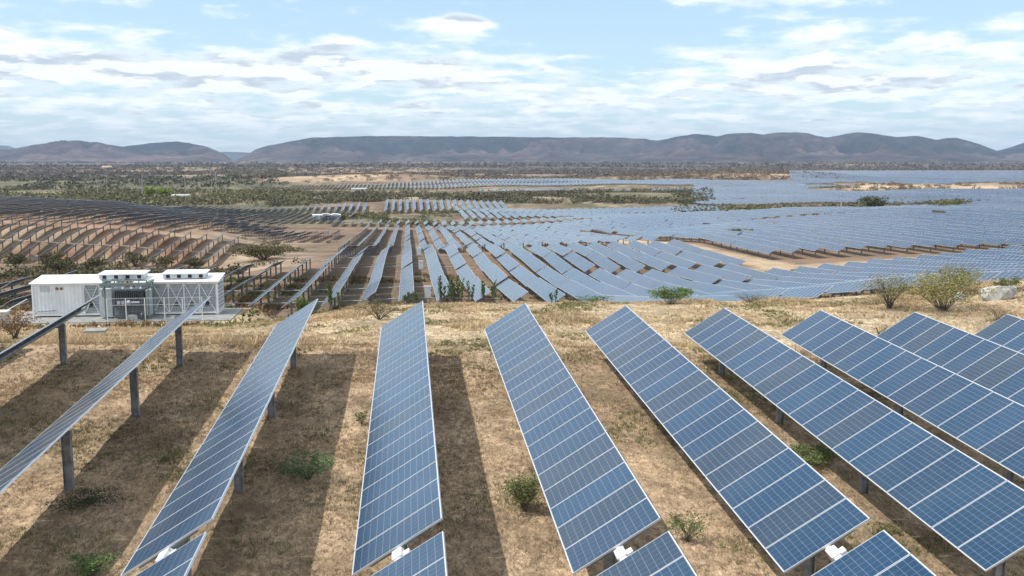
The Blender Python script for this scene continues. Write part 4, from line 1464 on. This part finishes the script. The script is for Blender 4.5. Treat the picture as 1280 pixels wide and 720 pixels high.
x, y, r = area(1000, -.60, -.17, 166, 221, 201, .40, ns=18)
scatter('valley_scrub', 'mixed olive and brown scrub filling the left valley', x, y, 1.4 + 3.2 * r.rand(len(x)), .7 + 1.6 * r.rand(len(x)), 1, (.050, .055, .025), (.16, .13, .065), 40)
x, y, r = area(160, -.17, -.03, 178, 300, 202, .55, ns=14)
k = x < -21
x, y = x[k], y[k]
scatter('slope_scrub', 'low brushy growth on the bare slope left of the second field', x, y, 1.2 + 2.4 * r.rand(len(x)), .5 + 1.0 * r.rand(len(x)), 2, (.07, .06, .03), (.16, .13, .07), 30)
x, y, r = area(5200, -.72, -.10, 600, 900, 203, .42, ns=60)
scatter('green_scrub', 'yellow-green scrub belt behind the left-hand solar blocks', x, y, 3 + 7 * r.rand(len(x)), 1.6 + 3.0 * r.rand(len(x)), 3, (.10, .102, .050), (.205, .19, .095), 26)
x, y, r = area(3400, -.14, .32, 604, 850, 204, .42, ns=45)
k = ~((x > -14) & (x < 60) & (y < 640))
x, y = x[k], y[k]
scatter('mid_scrub', 'olive and dark green scrub behind the middle blocks', x, y, 3 + 6 * r.rand(len(x)), 1.5 + 3.4 * r.rand(len(x)), 4, (.068, .072, .042), (.165, .145, .08), 30)
x, y, r = area(420, -.07, .06, 446, 556, 212, .42, ns=26)
scatter('gap_scrub', 'green brush between the middle blocks and the far small tables', x, y, 2 + 3.5 * r.rand(len(x)), .8 + 1.6 * r.rand(len(x)), 12, (.08, .09, .035), (.18, .17, .07), 28)
x, y, r = area(1500, .28, .72, 408, 572, 205, .45, ns=30)
scatter('right_scrub', 'green and grey scrub strip behind the right-hand ridge of tables', x, y, 2.5 + 5 * r.rand(len(x)), 1.4 + 3.2 * r.rand(len(x)), 5, (.065, .075, .036), (.18, .16, .08), 32)
x, y, r = area(900, .44, .75, 815, 985, 206, .48, ns=40)
scatter('bank_scrub', 'brown tufts of brush on the sandy bank at the right', x, y, 2.5 + 6 * r.rand(len(x)), 1.0 + 2.2 * r.rand(len(x)), 6, (.12, .09, .055), (.24, .185, .11), 24)
x, y, r = area(1500, -.18, .46, 1080, 1320, 207, .50, ns=60)
scatter('mound_scrub', 'sparse brown brush on the sandy mounds behind the far blocks', x, y, 3 + 6 * r.rand(len(x)), 1.2 + 2.2 * r.rand(len(x)), 7, (.14, .10, .07), (.25, .19, .125), 22)
x, y, r = area(1300, .22, .46, 1075, 1300, 213, .36, ns=50)
scatter('bank_brush', 'brown brush covering the sandy bank at the far right of centre', x, y, 3 + 6 * r.rand(len(x)), 1.2 + 2.2 * r.rand(len(x)), 13, (.13, .10, .075), (.24, .18, .12), 22)
x, y, r = area(7500, -.75, .40, 1290, 3000, 208, .42, True, 170)
scatter('thorn_forest', 'grey-brown leafless thorn forest on the plain', x, y, 7 + 13 * r.rand(len(x)), 2 + 3 * r.rand(len(x)), 8, (.118, .102, .090), (.165, .142, .120), 22)
x, y, r = area(3600, -.80, -.12, 900, 2600, 209, .46, True, 140)
scatter('left_woodland', 'dark green woodland patches on the left plain', x, y, 7 + 11 * r.rand(len(x)), 2 + 3.5 * r.rand(len(x)), 9, (.075, .082, .052), (.135, .130, .080), 22)
x, y, r = area(7000, -.80, .95, 2600, 8200, 210, .42, True, 420)
scatter('far_forest', 'far grey woodland at the foot of the mountains', x, y, 16 + 34 * r.rand(len(x)), 3 + 5 * r.rand(len(x)), 10, (.110, .100, .092), (.155, .138, .120), 14)
x, y, r = area(2600, .36, .95, 1880, 2700, 211, .40, True, 170)
scatter('right_thorn_forest', 'reddish grey bare woodland beyond the right-hand fields', x, y, 7 + 13 * r.rand(len(x)), 2 + 3 * r.rand(len(x)), 11, (.130, .105, .090), (.185, .150, .122), 20)

def pebbles(name, label, n, yr, seed):
    r = np.random.RandomState(seed)
    y = np.sqrt(r.rand(n) * (yr[1] ** 2 - yr[0] ** 2) + yr[0] ** 2)
    x = (-.62 + r.rand(n) * 1.42) * y
    k = nodes_clear(x, y) & (fbm(x, y, 4, 130, 3) > .46)
    x, y = x[k], y[k]
    n = len(x)
    s = .015 + .05 * r.rand(n) ** 3
    base = np.array([(1, 0, 0), (0, 1, 0), (-1, 0, 0), (0, -1, 0), (0, 0, .8)], float)
    P = base[None] * s[:, None, None] * (.6 + .8 * r.rand(n, 5, 1)) + np.stack([x, y, surf(x, y)], -1)[:, None]
    F = np.array([(0, 1, 4), (1, 2, 4), (2, 3, 4), (3, 0, 4)])[None] + (np.arange(n) * 5)[:, None, None]
    col = np.repeat(np.array((.34, .29, .23)) * (.5 + .8 * r.rand(n, 1)), 5, 0)
    put(name, mesh_np(name, P.reshape(-1, 3), F.reshape(-1, 3), [M['grass']], col=col), kind='stuff', label=label)


pebbles('small_stones', 'small stones strewn over the dry near ground', 9000, (16, 64), 131)

# ------------------------------------------------------------------ poles, sheds, houses
def pole(x, y, h, label):
    T = thing('utility_pole', label, 'pole', (x, y, float(ground(x, y)) - .1), 0, 'utility poles behind the blocks')
    put('mast', MB().tube([(0, 0, 0), (0, 0, h)], [.30, .20], 6).mesh('mast', M['pole']), T)
    put('crossarm', MB().box((-1.3, -.12, h - .9), (1.3, .12, h - .65)).mesh('crossarm', M['pole']), T)


for x, y, h, w in ((-222, 730, 13, 'leftmost of the far-left poles'), (-213, 722, 13, 'second from the left of the far-left poles'), (-196, 750, 14, 'third pole from left, before the yellow-green trees'),
                   (-180, 762, 12, 'fourth pole from left, above the pair of yellow-green trees'), (-169, 768, 16, 'tall pole right of the pale shed'),
                   (-152, 800, 19, 'tallest pole right of the shed'), (-146, 752, 14, 'pole just right of the tallest pole'), (-136, 752, 10, 'shortest pole at the right end of the left group'),
                   (-50, 820, 13, 'lone pole in the scrub before the sandy mound'), (172, 372, 7.5, 'thin pole left of the dark tree on the ridge'), (163, 640, 12, 'thin pole in the scrub right of middle'),
                   (15, 1130, 13, 'tiny pole on top of the sandy mound')):
    pole(x, y, h, 'concrete %s' % w)


def shed(name, label, x, y, w, d, h, roof, wall, cat='shed', pitch=.5):
    T = thing(name, label, cat, (x, y, float(ground(x, y)) - .2))
    b = MB().box((-w / 2, -d / 2, 0), (w / 2, d / 2, h))
    put('wall', b.mesh('wall', M[wall]), T)
    b = MB()
    v = [(-w / 2 - .3, -d / 2 - .3, h), (w / 2 + .3, -d / 2 - .3, h), (w / 2 + .3, d / 2 + .3, h), (-w / 2 - .3, d / 2 + .3, h), (-w / 2 - .3, 0, h + pitch), (w / 2 + .3, 0, h + pitch)]
    b.add(v, [(0, 1, 5, 4), (2, 3, 4, 5), (0, 4, 3), (1, 2, 5), (3, 2, 1, 0)])
    put('roof', b.mesh('roof', M[roof]), T)
    put('door', MB().box((-.6, -d / 2 - .06, .1), (.6, -d / 2 - .002, min(2.1, h - .2))).mesh('door', M['black']), T)
    put('window', MB().box((w * .25 - .5, -d / 2 - .06, h * .4), (w * .25 + .5, -d / 2 - .002, h * .75)).mesh('window', M['black']), T)


shed('low_shed', 'long low shed with a pale flat roof beside the yellow-green trees', -160.5, 716, 12, 9, 3.0, 'tile', 'wall', pitch=.6)
shed('low_building', 'small whitewashed building below the far sandy mound', -44, 905, 14, 7, 3.2, 'tile', 'wall')
shed('farmhouse', 'tiny white house with red-brown roof on the left plain', -690, 2350, 22, 14, 6, 'clay', 'wall', 'house', 4)
